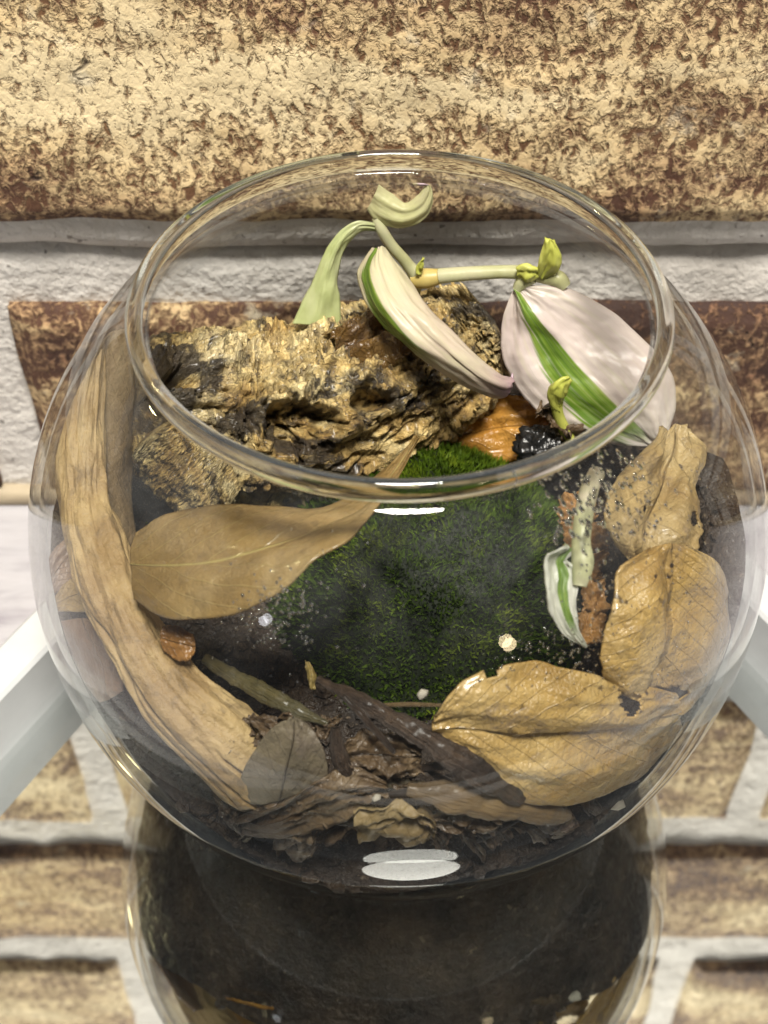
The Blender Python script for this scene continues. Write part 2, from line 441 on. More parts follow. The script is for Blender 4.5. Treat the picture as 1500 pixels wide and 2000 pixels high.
# ================================================================== HEXAGONAL MIRROR TRAY
def mat_white_paint():
    m = M('white_frame_paint'); n1 = m.noise(m.coord(), 70, 4)
    return m.done(m.bsdf(m.ramp(n1, [(.3, (.54, .555, .57)), (.7, (.61, .625, .64))]), .35, m.bump(m.noise(m.coord(), 500, 2), .0001, .4)))
def mat_mirror():
    m = M('mirror_silver'); return m.done(m.n('BsdfGlossy', {0: (.90, .905, .90), 'Roughness': .012}).outputs[0])
HX, HY, HA = .118, -.56, 1.355       # hexagon centre and inner apothem
tray = empty('hexagon_mirror_tray', (HX, HY, TZ), 'white framed hexagonal mirror tray lying flat under the glass bowl', 'mirror')
def hexpts(ap, z):
    r = ap/math.cos(math.pi/6)
    return np.array([(HX+r*math.cos(math.radians(60*k)), HY+r*math.sin(math.radians(60*k)), z) for k in range(6)])
ZM = -.046
V = np.concatenate([hexpts(HA+.02, ZM-.018), hexpts(HA+.02, ZM)])
F = [(0, 1, 2, 3, 4, 5)[::-1], (6, 7, 8, 9, 10, 11)]+[(k, (k+1) % 6, (k+1) % 6+6, k+6) for k in range(6)]
obj('mirror_sheet', V, F, mat_mirror(), tray, smooth=False)
V = np.concatenate([hexpts(HA+.015, ZM+.003), hexpts(HA+.015, 0)])
obj('mirror_glass', V, F, PANE, tray, smooth=False)
FW, FH = .15, .2
PAINT = mat_white_paint()
for k in range(6):
    a0, a1 = math.radians(60*k), math.radians(60*(k+1))
    prof = [(HA, TZ+.001), (HA+FW, TZ+.001), (HA+FW, FH-.02), (HA+FW-.02, FH), (HA+.012, FH), (HA, FH-.012)]
    V = []
    for ap, z in prof:
        r = ap/math.cos(math.pi/6)
        for a in (a0, a1): V.append((HX+r*math.cos(a), HY+r*math.sin(a), z))
    V = np.array(V)
    c = V.mean(0); t = V[1]-V[0]; t /= np.linalg.norm(t)
    V = V - np.outer(np.where(np.arange(len(V)) % 2 == 0, -1, 1), t)*.0015   # hairline mitre joints
    F = [(2*i, 2*((i+1) % 6), 2*((i+1) % 6)+1, 2*i+1) for i in range(6)]+[tuple(range(0, 12, 2))[::-1], tuple(range(1, 12, 2))]
    obj('frame_bar', V, F, PAINT, tray, smooth=False)

# ================================================================== GLASS BOWL
bowl = empty('glass_bowl', (CX, 0, 0), 'round clear glass bowl terrarium with open rolled rim standing on mirror', 'bowl')
def profile(r_h, r_v, zlo, zhi, n):
    bu = r_v+BU-BB
    t0 = math.asin((zlo-BZ)/r_v); t1 = math.asin((zhi-BZ)/bu)
    a = np.linspace(t0, t1, n)
    return [(r_h*math.cos(q), BZ+(r_v if q < 0 else bu)*math.sin(q)) for q in a]
def lathe(prof, k=160, cx=CX, closed=False):
    V = np.array([(cx+r*math.cos(2*math.pi*j/k), r*math.sin(2*math.pi*j/k), z) for r, z in prof for j in range(k)])
    F = grid_faces(len(prof), k, cu=closed, cv=True)
    return V, F
WT = .028
outer = [(.02, .022), (.45, .022), (.55, .006), (.60, .004)]+profile(1, BB, .045, RIMZ-.02, 70)
inner = profile(1-WT, BB-WT, .075, RIMZ-.02, 70)[::-1]+[(.5, .06), (.02, .06)]
V, F = lathe(outer+inner, closed=False)
prof_n = len(outer); pz = [p[1] for p in outer+inner]
wallpart = obj('bowl_wall', V, [f[::-1] for f in F], [GLASS, WETGLASS], bowl, mi=[1 if (i//160 >= prof_n and pz[i//160] < .72) else 0 for i in range(len(F))])
rt = .030
rc = math.sqrt(1-((RIMZ-.02-BZ)/BU)**2)-WT/2
pr = [(rc+.001+.021*math.cos(q), RIMZ+rt*.35+rt*math.sin(q)) for q in np.linspace(0, 2*math.pi, 20, endpoint=False)]
V, F = lathe(pr, 200, closed=True)
obj('rolled_rim', V, [f[::-1] for f in F], RIMGLASS, bowl)

# ================================================================== SOIL
def zsoil(x, y):
    x = np.asarray(x, float); y = np.asarray(y, float)
    p = np.stack([x*2.2, y*2.2, 0*x+4.1], -1)
    r2 = (x-CX)**2+y*y
    return .58+.12*y+.10*fbm(p, 4)+.34*ss(r2, .42, .88)*ss(y, -.85, -.15)*(1-.85*ss(y, .15, .55))
def mat_soil():
    m = M('dark_soil'); co = m.coord()
    n1 = m.noise(co, 75, 6, .7); n2 = m.noise(co, 420, 3, .6)
    col = m.ramp(n1, [(.3, (.012, .008, .006)), (.52, (.032, .020, .012)), (.68, (.065, .042, .025)), (.8, (.13, .09, .05))])
    col = m.mix(m.ramp(n2, [(.66, 0), (.72, .8)]), col, (.16, .12, .08))
    return m.done(m.bsdf(col, m.ramp(n2, [(.3, .3), (.6, .8)]), m.bump(m.math('ADD', n1, n2), .002, 1.0)))
SOIL = mat_soil()
def inner_r(z, s=.952):
    q = 1-((z-BZ)/(BB*s))**2
    return s*np.sqrt(np.clip(q, 0, None))
na = 120; rings = np.linspace(0, 1, 40)[1:]
Vt = [(CX, 0, float(zsoil(CX, 0)))]
for r in rings:
    for j in range(na):
        a = 2*math.pi*j/na; R0 = float(inner_r(.62))
        x = CX+r*R0*math.cos(a); y = r*R0*math.sin(a); z = float(zsoil(x, y))
        if r == 1:
            R1 = float(inner_r(z)); x = CX+R1*math.cos(a); y = R1*math.sin(a)
        Vt.append((x, y, z))
zlow = np.linspace(1, 0, 14)[1:]
last = len(Vt)-na
edgeV = np.array(Vt[last:])
for w in zlow:
    for j in range(na):
        z = .085+(edgeV[j, 2]-.085)*w; a = 2*math.pi*j/na; R1 = float(inner_r(z))*(1-.03*random.random())
        Vt.append((CX+R1*math.cos(a), R1*math.sin(a), z))
Fs = [(0, 1+j, 1+(j+1) % na) for j in range(na)]
nr = (len(Vt)-1)//na
Fs += [tuple(reversed(f)) for f in grid_faces(nr, na, cv=True, off=1)]
Fs = [f if i < na else f for i, f in enumerate(Fs)]
Fs.append(tuple(range(len(Vt)-na, len(Vt)))[::-1])
Vt = np.array(Vt)
# crumbs scattered on and in the soil
def chunk(c, r, stretch=(1, 1, 1), rot=0.0, seed=0):
    import itertools
    ph = (1+5**.5)/2
    iv = np.array([(-1, ph, 0), (1, ph, 0), (-1, -ph, 0), (1, -ph, 0), (0, -1, ph), (0, 1, ph), (0, -1, -ph), (0, 1, -ph), (ph, 0, -1), (ph, 0, 1), (-ph, 0, -1), (-ph, 0, 1)])/1.9
    rg = np.random.default_rng(seed); iv = iv*(1+.5*(rg.random((12, 1))-.5))*np.array(stretch)
    ca, sa = math.cos(rot), math.sin(rot)
    iv = iv@np.array([[ca, sa, 0], [-sa, ca, 0], [0, 0, 1]])
    return iv*r+np.asarray(c)
ICF = [(0, 11, 5), (0, 5, 1), (0, 1, 7), (0, 7, 10), (0, 10, 11), (1, 5, 9), (5, 11, 4), (11, 10, 2), (10, 7, 6), (7, 1, 8), (3, 9, 4), (3, 4, 2), (3, 2, 6), (3, 6, 8), (3, 8, 9), (4, 9, 5), (2, 4, 11), (6, 2, 10), (8, 6, 7), (9, 8, 1)]
soil = obj('potting_soil', Vt, Fs, SOIL)
tag(soil, 'dark crumbly potting soil filling the bottom of the bowl', 'soil', kind='stuff')
Vc, Fc = [], []
for k in range(1700):
    a = random.uniform(0, 2*math.pi); r = .9*math.sqrt(random.random())
    x = CX+r*math.cos(a); y = r*math.sin(a); s = random.choice([.008, .012, .018, .028])*random.uniform(.7, 1.3)
    o = len(Vc)*12; Vc.append(chunk((x, y, float(zsoil(x, y))+.3*s), s, (1, random.uniform(.5, 1.6), random.uniform(.4, .9)), random.uniform(0, 6), k))
    Fc += [tuple(i+o for i in f) for f in ICF]
cr = obj('soil_crumb', np.concatenate(Vc), Fc, SOIL, soil, smooth=False); cr['kind'] = 'stuff'

# ================================================================== MOSS
MC = np.array([.14, -.02]); MR = np.array([.46, .41])
def zmoss(x, y):
    x = np.asarray(x, float); y = np.asarray(y, float)
    q = ((x-MC[0])/MR[0])**2+((y-MC[1])/MR[1])**2
    q = q*(1+.25*noise(np.stack([x*3, y*3, 0*x+2], -1)))
    h = np.sqrt(np.clip(1-q, 0, None))
    return .55+.38*h*(1+.35*(y-MC[1]))+.22*(y-MC[1])*ss(h, 0, .6)+.05*fbm(np.stack([x*5, y*5, 0*x+7], -1), 3)*h
def mat_moss(name, c1, c2, c3):
    m = M(name); co = m.coord(); n = m.noise(co, 120, 4, .6)
    col = m.ramp(n, [(.32, c1), (.52, c2), (.75, c3)])
    b = m.bsdf(col, .65, Specular_IOR_Level=.25); t = m.n('BsdfTranslucent', {0: col}).outputs[0]
    return m.done(m.n('MixShader', {0: .35, 1: b, 2: t}).outputs[0])
MOSSG = mat_moss('moss_green', (.026, .048, .003), (.075, .130, .007), (.25, .31, .018))
MOSSB = mat_moss('moss_base', (.006, .010, .003), (.014, .022, .005), (.03, .04, .008))
moss = empty('moss_clump', (MC[0], MC[1], .5), 'dark green cushion of spiky moss growing in the middle of the soil', 'moss')
nr_, na_ = 26, 72
V = [(MC[0], MC[1], float(zmoss(*MC)))]
for i in range(1, nr_):
    for j in range(na_):
        a = 2*math.pi*j/na_; r = i/(nr_-1)*1.02
        x = MC[0]+MR[0]*r*math.cos(a); y = MC[1]+MR[1]*r*math.sin(a); V.append((x, y, float(zmoss(x, y))))
F = [(0, 1+j, 1+(j+1) % na_) for j in range(na_)]+[f[::-1] for f in grid_faces(nr_-1, na_, cv=True, off=1)]
F = F+[tuple(range(1+(nr_-2)*na_, 1+(nr_-1)*na_))[::-1]]
obj('cushion', V, F, MOSSB, moss)
def blades(n, center, rad, zf, lmin, lmax, w0, name, mat, parent, tilt=.55, seed=1, rej=None):
    g = np.random.default_rng(seed)
    a = g.random(n)*2*math.pi; r = np.sqrt(g.random(n))*1.0
    x = center[0]+rad[0]*r*np.cos(a); y = center[1]+rad[1]*r*np.sin(a)
    e = .01
    z = zf(x, y); nx = -(zf(x+e, y)-zf(x-e, y))/(2*e); ny = -(zf(x, y+e)-zf(x, y-e))/(2*e)
    N = np.stack([nx, ny, np.ones(n)], 1); N /= np.linalg.norm(N, axis=1)[:, None]
    N = N*.8+np.array([0, 0, .5])+tilt*g.normal(size=(n, 3))*.55; N /= np.linalg.norm(N, axis=1)[:, None]
    T = np.cross(N, g.normal(size=(n, 3))); T /= np.linalg.norm(T, axis=1)[:, None]
    B = np.cross(N, T)
    L = (lmin+(lmax-lmin)*g.random(n))[:, None]; W = w0*(.7+.6*g.random(n))[:, None]
    P0 = np.stack([x, y, z-.012], 1); bend = B*(.35*g.random(n)[:, None])
    mid = P0+N*L*.55+bend*L*.3; tip = P0+N*L+bend*L
    V = np.stack([P0-T*W, P0+T*W, mid-T*W*.8, mid+T*W*.8, tip], 1).reshape(-1, 3)
    F = []
    for k in range(n):
        o = 5*k; F += [(o, o+1, o+3, o+2), (o+2, o+3, o+4)]
    ob = obj(name, V, F, mat, parent, smooth=False); ob['kind'] = 'stuff'
    return ob
blades(24000, MC, MR*1.03, zmoss, .014, .042, .0044, 'moss_blade', MOSSG, moss, seed=3)

# ================================================================== DRIFTWOOD LOG
def mat_drift():
    m = M('driftwood'); at = m.n('Attribute', attribute_name='grain').outputs['Fac']
    u, v = uvxy(m); co = m.coord()
    n1 = m.noise(co, 90, 7, .65, .6); n2 = m.noise(co, 420, 5, .65); n3 = m.noise(co, 62, 6, .68, .9); n4 = m.noise(co, 33, 4, .6)
    wu = m.math('ADD', m.math('MULTIPLY', u, 46.0), m.math('MULTIPLY', n3, 9.0))
    st = m.n('CombineXYZ', {0: wu, 1: m.math('MULTIPLY', v, 9.0), 2: n4}).outputs[0]
    rib = m.noise(st, 1.5, 3, .55, .3)                      # broken fibre ends across the log
    col = m.ramp(n1, [(.30, (.24, .13, .035)), (.41, (.56, .37, .12)), (.50, (.80, .60, .25)), (.64, (.90, .77, .43))])
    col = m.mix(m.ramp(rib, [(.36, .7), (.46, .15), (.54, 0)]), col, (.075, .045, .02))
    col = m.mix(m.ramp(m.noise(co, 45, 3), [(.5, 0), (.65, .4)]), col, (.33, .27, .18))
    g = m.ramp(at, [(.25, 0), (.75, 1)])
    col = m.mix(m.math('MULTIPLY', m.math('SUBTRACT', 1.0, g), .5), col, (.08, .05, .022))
    col = m.mix(m.ramp(n3, [(.49, 0), (.56, .92)]), col, (.026, .019, .014))
    col = m.mix(m.ramp(n2, [(.60, 0), (.74, .7)]), col, (.022, .015, .01))
    h = m.math('ADD', m.math('MULTIPLY', n1, .7), m.math('MULTIPLY', n2, .5))
    h = m.math('ADD', h, m.math('MULTIPLY', rib, 1.3))
    nm = m.bump(h, .0022, 1.0)
    return m.done(m.bsdf(col, m.ramp(n2, [(.3, .28), (.65, .7)]), nm, Coat_Weight=.2, Coat_Roughness=.2))
DRIFT = mat_drift()
def log(name, axis, radii, nu, nv, seed, holes, flat=.9, amp=1.0):
    C = cat(axis, nu); R = cat(np.array(radii)[:, None], nu)[:, 0]
    T = np.gradient(C, axis=0); T /= np.linalg.norm(T, axis=1)[:, None]
    G = np.zeros((nu, nv, 3)); D = np.zeros((nu, nv, 3))
    for i in range(nu):
        a = np.cross(T[i], (0, -.55, .83)); a /= np.linalg.norm(a); b = np.cross(a, T[i])
        th = np.linspace(0, 2*math.pi, nv, endpoint=False)
        d = np.cos(th)[:, None]*a*flat+np.sin(th)[:, None]*b
        D[i] = d; G[i] = C[i]+R[i]*d
    U = np.repeat(np.linspace(0, 1, nu)[:, None], nv, 1)
    th = np.repeat(np.linspace(0, 2*math.pi, nv, endpoint=False)[None], nu, 0)
    q = np.stack([U*3.2, np.cos(th)*1.1, np.sin(th)*1.1], -1)
    big = fbm(q*1.3+seed, 3); warp = fbm(q*2.1+seed+5, 3)
    ribs = np.sin((U*30+th*2.2+warp*6.5)*3.1)              # wavy ribbing across the grain
    ribm = ss(noise(q*2.6+seed+11), -.15, .25)
    fib = fbm(np.stack([U*7+warp, np.cos(th)*9, np.sin(th)*9], -1)+seed, 4)
    crev = np.abs(fbm(q*3.3+seed+20, 4)); crev = 1-ss(crev, .0, .10)
    lump = fbm(q*7+seed+31, 4)
    step = fbm(np.stack([U*4.2+.5*warp, np.cos(th)*3.2, np.sin(th)*3.2], -1)+seed+50, 4)*5; step = (np.floor(step)+ss(step-np.floor(step), .35, .65))/5
    disp = .06*big+0.013*ribs*ribm+.018*fib-.03*crev+.016*lump+.06*step
    G0 = G+D*(disp*amp)[..., None]
    for (hx, hy, hr, hd, ar) in holes:                       # rotted hollows
        c = np.array([hx, hy])
        px = project(G0.reshape(-1, 3)).reshape(nu, nv, 2)
        front = (D@np.array([0, -.55, .83])) > .15
        d = np.sqrt(((px[..., 0]-hx)/ar)**2+(px[..., 1]-hy)**2)*(1+.5*fbm(q*6+hx, 3))
        disp = disp-np.where(front, hd*(1-ss(d, hr*.5, hr)), 0)
    G0 = G+D*(disp*amp)[..., None]
    V = confine(G0.reshape(-1, 3)); V = np.concatenate([V, [C[0]-T[0]*.01, C[-1]+T[-1]*.02]])
    F = [f[::-1] for f in grid_faces(nu, nv, cv=True)]
    k0 = nu*nv
    F += [(k0, j, (j+1) % nv) for j in range(nv)]+[(k0+1, (nu-1)*nv+(j+1) % nv, (nu-1)*nv+j) for j in range(nv)]
    F = [tuple(reversed(f)) for f in F]
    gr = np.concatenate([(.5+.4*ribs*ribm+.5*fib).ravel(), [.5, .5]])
    uv = np.concatenate([np.stack([U.ravel(), th.ravel()/(2*math.pi)], 1), [[0, 0], [1, 0]]])
    return V, F, gr, uv
def project(Pw):
    d = np.asarray(Pw)-CAMP
    dep = d[:, 1]*math.cos(PITCH)-d[:, 2]*math.sin(PITCH); up = d[:, 1]*math.sin(PITCH)+d[:, 2]*math.cos(PITCH)
    return np.stack([750+d[:, 0]*FPX/dep, 1000-up*FPX/dep], 1)
axis = [P(265, 800, 0, .20), P(400, 805, 0, .30), P(540, 812, 0, .34), P(680, 798, 0, .38), P(800, 742, 0, .46), P(900, 668, 0, .55), P(955, 632, 0, .58)]
V, F, gr, guv = log('driftwood_log', axis, [.21, .28, .31, .31, .28, .21, .13], 320, 240, 3.7,
               [(590, 822, 50, .17, 1.7), (720, 780, 34, .16, 1.2), (355, 738, 22, .14, 2.6), (560, 870, 24, .10, 1.2), (845, 650, 26, .1, 1.0)], flat=.85)
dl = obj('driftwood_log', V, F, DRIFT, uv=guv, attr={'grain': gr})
tag(dl, 'gnarled golden brown driftwood log with dark rotted hollows lying behind the moss', 'driftwood')
# ragged lower lobe of the same kind of wood near the left glass
axis = [P(300, 850, 0, .05), P(345, 900, 0, .02), P(400, 950, 0, -.02), P(450, 985, 0, -.05)]
V, F, gr, guv = log('driftwood_chip', axis, [.08, .11, .11, .05], 120, 80, 9.1, [], amp=.45)
tag(obj('driftwood_chip', V, F, DRIFT, uv=guv, attr={'grain': gr}), 'small ribbed driftwood chip leaning against the big log near the tan branch', 'driftwood')

# ================================================================== LEAF BUILDER
def leaf(rows, mats, nu=56, nv=25, thick=.006, bulge=0.0, jag=.02, wav=.012, seed=0.0, holes=(), fold=0.0, tmin=.012):
    """rows of (left, mid, right), each (pixel x, pixel y, depth t[, Y]); a thin solid sheet with uv (u along, v across -1..1)"""
    W = np.array([[PP(p) for p in r] for r in rows])          # rows x 3 x 3 world
    C = cat(W, nu)                                             # nu x 3 x 3
    v = np.linspace(-1, 1, nv); u = np.linspace(0, 1, nu)
    L, Mm, R = C[:, 0], C[:, 1], C[:, 2]
    vv = v[None, :, None]
    k = 1+jag*fbm(np.stack([u*9, 0*u+seed, 0*u], -1), 4)*2.2
    kr = 1+jag*fbm(np.stack([u*9, 0*u+seed+40, 0*u], -1), 4)*2.2
    G = np.where(vv < 0, Mm[:, None]+(L-Mm)[:, None]*(-vv)*k[:, None, None], Mm[:, None]+(R-Mm)[:, None]*vv*kr[:, None, None])
    sm = .5*(L+R)-Mm                                           # round the crease at the midrib a little
    G = G+(sm[:, None]*.25*np.exp(-(vv/.25)**2))*(1-fold)
    N = grid_normals(G)
    view = CAMP-G; sgn = np.sign((N*view).sum(-1).mean()); N = N*sgn
    U, Vv = np.meshgrid(u, v, indexing='ij')
    b = bulge*(np.abs(np.sin(math.pi*np.clip(np.abs(Vv), 0, 1))))*np.sin(math.pi*U)
    w = wav*fbm(np.stack([U*3, Vv*1.6, 0*U+seed], -1), 4)
    G = G+N*(b+w)[..., None]
    # keep inside the glass
    G = confine(G)
    B = G-N*thick
    n = nu*nv; VV = np.concatenate([G.reshape(-1, 3), B.reshape(-1, 3)])
    keep = np.ones((nu-1, nv-1), bool)
    uc = .5*(u[1:]+u[:-1])[:, None]; vc = .5*(v[1:]+v[:-1])[None]
    for (hu, hv, ru, rv) in holes:
        nz = fbm(np.stack(np.broadcast_arrays(uc*14, vc*9, 0*uc+0*vc+hu*7), -1), 3)
        keep &= (((uc-hu)/ru)**2+((vc-hv)/rv)**2) > 1+1.1*nz
    F = []; mi = []
    def q4(a, b_, c, d, m):
        F.append((a, b_, c, d) if sgn > 0 else (d, c, b_, a)); mi.append(m)
    for i in range(nu-1):
        for j in range(nv-1):
            if not keep[i, j]: continue
            a, b_, c, d = i*nv+j, (i+1)*nv+j, (i+1)*nv+j+1, i*nv+j+1
            q4(a, b_, c, d, 0); q4(d+n, c+n, b_+n, a+n, 1)
            if i == 0 or not keep[i-1, j]: q4(a, d, d+n, a+n, 0)
            if i == nu-2 or not keep[i+1, j]: q4(c, b_, b_+n, c+n, 0)
            if j == 0 or not keep[i, j-1]: q4(b_, a, a+n, b_+n, 0)
            if j == nv-2 or not keep[i, j+1]: q4(d, c, c+n, d+n, 0)
    uv = np.stack([U.ravel(), Vv.ravel()], 1); uv = np.concatenate([uv, uv])
    return VV, F, uv, (mi if len(mats) > 1 else [0]*len(mi))
def put_leaf(name, rows, mats, label, cat_='leaf', parent=None, group=None, **kw):
    mats = mats if isinstance(mats, (list, tuple)) else [mats]
    V, F, uv, mi = leaf(rows, mats, **kw)
    used = np.unique(np.array([i for f in F for i in f])); mp = -np.ones(len(V), int); mp[used] = np.arange(len(used))
    F = [tuple(mp[i] for i in f) for f in F]
    o = obj(name, V[used], F, list(mats), parent, uv=uv[used], mi=mi)
    if parent is None: tag(o, label, cat_, group)
    elif label: o['label'] = label
    return o

TAN = mat_dry_leaf('tan_leaf', (.27, .17, .055), (.39, .265, .105), (.51, .375, .18), (.70, .58, .22), .22, .38, .35, 8, 0.0, .6)
TAN2 = mat_dry_leaf('tan_leaf_wrinkled', (.33, .19, .05), (.52, .345, .12), (.68, .51, .24), (.36, .23, .09), .28, .2, 1.0, 11, 3.0, .5, .0010)
TAN3 = mat_dry_leaf('buff_leaf', (.30, .19, .07), (.45, .32, .14), (.56, .43, .22), (.24, .15, .06), .42, .2, .9, 7, 5.0, .2, .0009)
GREYL = mat_dry_leaf('grey_leaf', (.12, .095, .06), (.19, .155, .10), (.26, .215, .145), (.07, .05, .03), .5, .12, .5, 6, 8.0, .1, .0006)
BROWNL = mat_dry_leaf('brown_leaf', (.07, .042, .022), (.13, .085, .045), (.22, .155, .085), (.06, .035, .018), .45, .15, .6, 8, 11.0, .15, .001)
ROSEL = mat_dry_leaf('rose_brown_leaf', (.17, .10, .065), (.26, .165, .105), (.34, .235, .15), (.15, .09, .055), .4, .2, .3, 8, 13.0, .1)
ORANGE = mat_dry_leaf('wet_orange_leaf', (.26, .11, .02), (.48, .235, .045), (.60, .33, .085), (.16, .07, .015), .16, .15, .4, 4, 15.0, .7, .0008)

put_leaf('dry_leaf', [
    ((262, 1040, .20), (250, 1100, .15), (262, 1170, .10)),
    ((320, 1003, .18), (330, 1105, .10), (318, 1204, .04)),
    ((430, 986, .16), (430, 1096, .075), (430, 1201, .02)),
    ((545, 990, .16), (545, 1058, .07), (530, 1158, .015)),
    ((640, 992, .17), (640, 1024, .10), (612, 1088, .02)),
    ((712, 950, .22), (715, 988, .15), (695, 1036, .05)),
    ((768, 900, .28), (775, 915, .24), (772, 942, .20)),
    ((812, 851, .33), (815, 852, .33), (819, 856, .33))], TAN,
    'large translucent tan leaf with yellow midrib pressed to the glass, its tip curling up', nu=110, nv=41, bulge=.012, jag=.015, seed=1)
put_leaf('dry_leaf', [
    ((1268, 1070, .07), (1310, 1060, .07), (1352, 1068, .07)),
    ((1215, 1108, .05), (1306, 1108, .08), (1410, 1108, .05)),
    ((1194, 1180, .04), (1302, 1180, .08), (1434, 1190, .05)),
    ((1183, 1250, .03), (1290, 1262, .07), (1427, 1275, .05)),
    ((1178, 1305, .03), (1272, 1325, .05), (1390, 1345, .05)),
    ((1190, 1345, .05), (1252, 1372, .05), (1325, 1398, .05))], TAN2,
    'rounded golden tan leaf bulging either side of its crease at the right glass', nu=90, nv=49, bulge=.05, jag=.015, wav=.035, seed=2, fold=.8, holes=[(.93, .35, .10, .3)])
put_leaf('dry_leaf', [
    ((850, 1390, .05), (843, 1425, .05), (850, 1462, .04)),
    ((892, 1335, .05), (905, 1422, .05), (910, 1512, .02)),
    ((1000, 1293, .06), (1000, 1432, .05), (1000, 1560, .02)),
    ((1110, 1306, .06), (1110, 1430, .05), (1110, 1568, .02)),
    ((1205, 1330, .06), (1205, 1420, .05), (1205, 1540, .02)),
    ((1272, 1340, .06), (1275, 1400, .05), (1270, 1500, .02)),
    ((1322, 1355, .06), (1330, 1385, .05), (1335, 1440, .03))], TAN2,
    'broad spotted tan leaf lying lowest at the front right glass, notched along its top edge', nu=120, nv=61, bulge=.03, jag=.025, wav=.035, seed=3.3, fold=.5, holes=[(.70, -.72, .045, .33), (.33, .92, .03, .09), (.16, .62, .012, .05), (.27, -.98, .02, .10)])
put_leaf('dry_leaf', [
    ((1292, 845, .30), (1322, 824, .32), (1352, 835, .34)),
    ((1240, 895, .22), (1305, 900, .28), (1382, 880, .3)),
    ((1192, 950, .16), (1290, 960, .22), (1362, 950, .22)),
    ((1180, 1010, .12), (1262, 1020, .16), (1377, 1010, .16)),
    ((1205, 1055, .12), (1250, 1065, .14), (1362, 1055, .14)),
    ((1232, 1105, .14), (1260, 1112, .14), (1332, 1105, .14))], TAN3,
    'pale buff leaf pleated and torn, standing above the rounded golden leaf', nu=90, nv=45, bulge=.03, jag=.05, wav=.045, seed=5, fold=.7, holes=[(.62, .82, .05, .10), (.55, -.25, .03, .06)])
put_leaf('dry_leaf', [
    ((452, 1568, .03), (545, 1574, .015), (642, 1520, .04)),
    ((477, 1500, .03), (560, 1510, .015), (634, 1472, .04)),
    ((513, 1442, .04), (575, 1452, .03), (619, 1440, .045)),
    ((545, 1412, .05), (575, 1408, .045), (602, 1415, .05)),
    ((566, 1404, .05), (575, 1402, .05), (584, 1404, .05))], GREYL,
    'grey brown oval leaf standing against the front glass beside the tan branch foot', nu=60, nv=41, jag=.01, seed=6)
put_leaf('dry_leaf', [
    ((448, 1602, .02), (452, 1612, .02), (470, 1630, .02)),
    ((520, 1578, .02), (532, 1602, .015), (558, 1632, .02)),
    ((612, 1528, .03), (622, 1572, .015), (650, 1612, .02)),
    ((690, 1500, .05), (702, 1542, .03), (730, 1574, .03)),
    ((752, 1525, .06), (756, 1542, .05), (760, 1556, .04))], BROWNL,
    'crumpled dark brown leaf lying along the front glass under the grey leaf', nu=60, nv=31, jag=.06, wav=.05, seed=7)
put_leaf('leaf_fragment', [
    ((690, 1590, .02), (692, 1612, .02), (700, 1645, .02)),
    ((760, 1572, .03), (765, 1605, .015), (765, 1650, .02)),
    ((820, 1580, .03), (825, 1605, .02), (828, 1640, .02)),
    ((850, 1600, .03), (852, 1612, .03), (850, 1625, .03))], mat_dry_leaf('ochre_fragment', (.18, .12, .05), (.28, .20, .09), (.38, .29, .15), (.15, .1, .04), .5, .2, .6, 5, 21.0),
    'small ochre leaf fragment at the foot of the front glass under the flat stick', nu=40, nv=25, jag=.08, wav=.06, seed=9)
put_leaf('leaf_fragment', [
    ((535, 1640, .02), (530, 1655, .02), (540, 1672, .02)),
    ((575, 1630, .03), (580, 1655, .02), (580, 1682, .02)),
    ((612, 1640, .03), (615, 1655, .03), (612, 1672, .03))], BROWNL,
    'dull brown leaf fragment sunk in dark soil at the bowl bottom', nu=30, nv=21, jag=.1, wav=.06, seed=12)
put_leaf('leaf_fragment', [
    ((330, 1612, .03), (336, 1616, .03), (342, 1622, .03)),
    ((390, 1632, .04), (393, 1642, .02), (392, 1654, .02)),
    ((440, 1655, .04), (442, 1666, .02), (442, 1680, .02)),
    ((480, 1678, .04), (481, 1682, .04), (482, 1686, .04))], ORANGE,
    'thin rusty orange leaf sliver low against the glass left of the brown leaf', nu=30, nv=13, seed=13)
put_leaf('dry_leaf', [
    ((112, 1215, .4), (160, 1205, .35), (215, 1210, .3)),
    ((135, 1270, .3), (185, 1265, .25), (238, 1260, .2)),
    ((165, 1330, .25), (205, 1320, .2), (242, 1310, .2)),
    ((195, 1372, .2), (212, 1368, .2), (238, 1350, .2))], ROSEL,
    'rose brown leaf behind the tan branch, hanging low at the left glass', nu=40, nv=25, seed=14)
put_leaf('dry_leaf', [
    ((92, 1180, .5), (93, 1188, .5), (95, 1194, .5)),
    ((130, 1140, .45), (135, 1165, .4), (140, 1195, .35)),
    ((175, 1115, .4), (182, 1150, .35), (190, 1195, .3)),
    ((230, 1110, .4), (235, 1145, .35), (240, 1190, .3))], TAN3,
    'buff triangular leaf tip poking out left from behind the tan branch', nu=36, nv=21, seed=15)
put_leaf('dry_leaf', [
    ((85, 1115, .5), (95, 1140, .5), (108, 1160, .5)),
    ((105, 1075, .5), (120, 1100, .5), (140, 1130, .45)),
    ((135, 1050, .5), (150, 1075, .5), (165, 1100, .45)),
    ((160, 1050, .5), (165, 1060, .5), (170, 1070, .5))], ROSEL,
    'small dull pink brown leaf above the triangular buff tip at the left glass', nu=36, nv=21, seed=16)
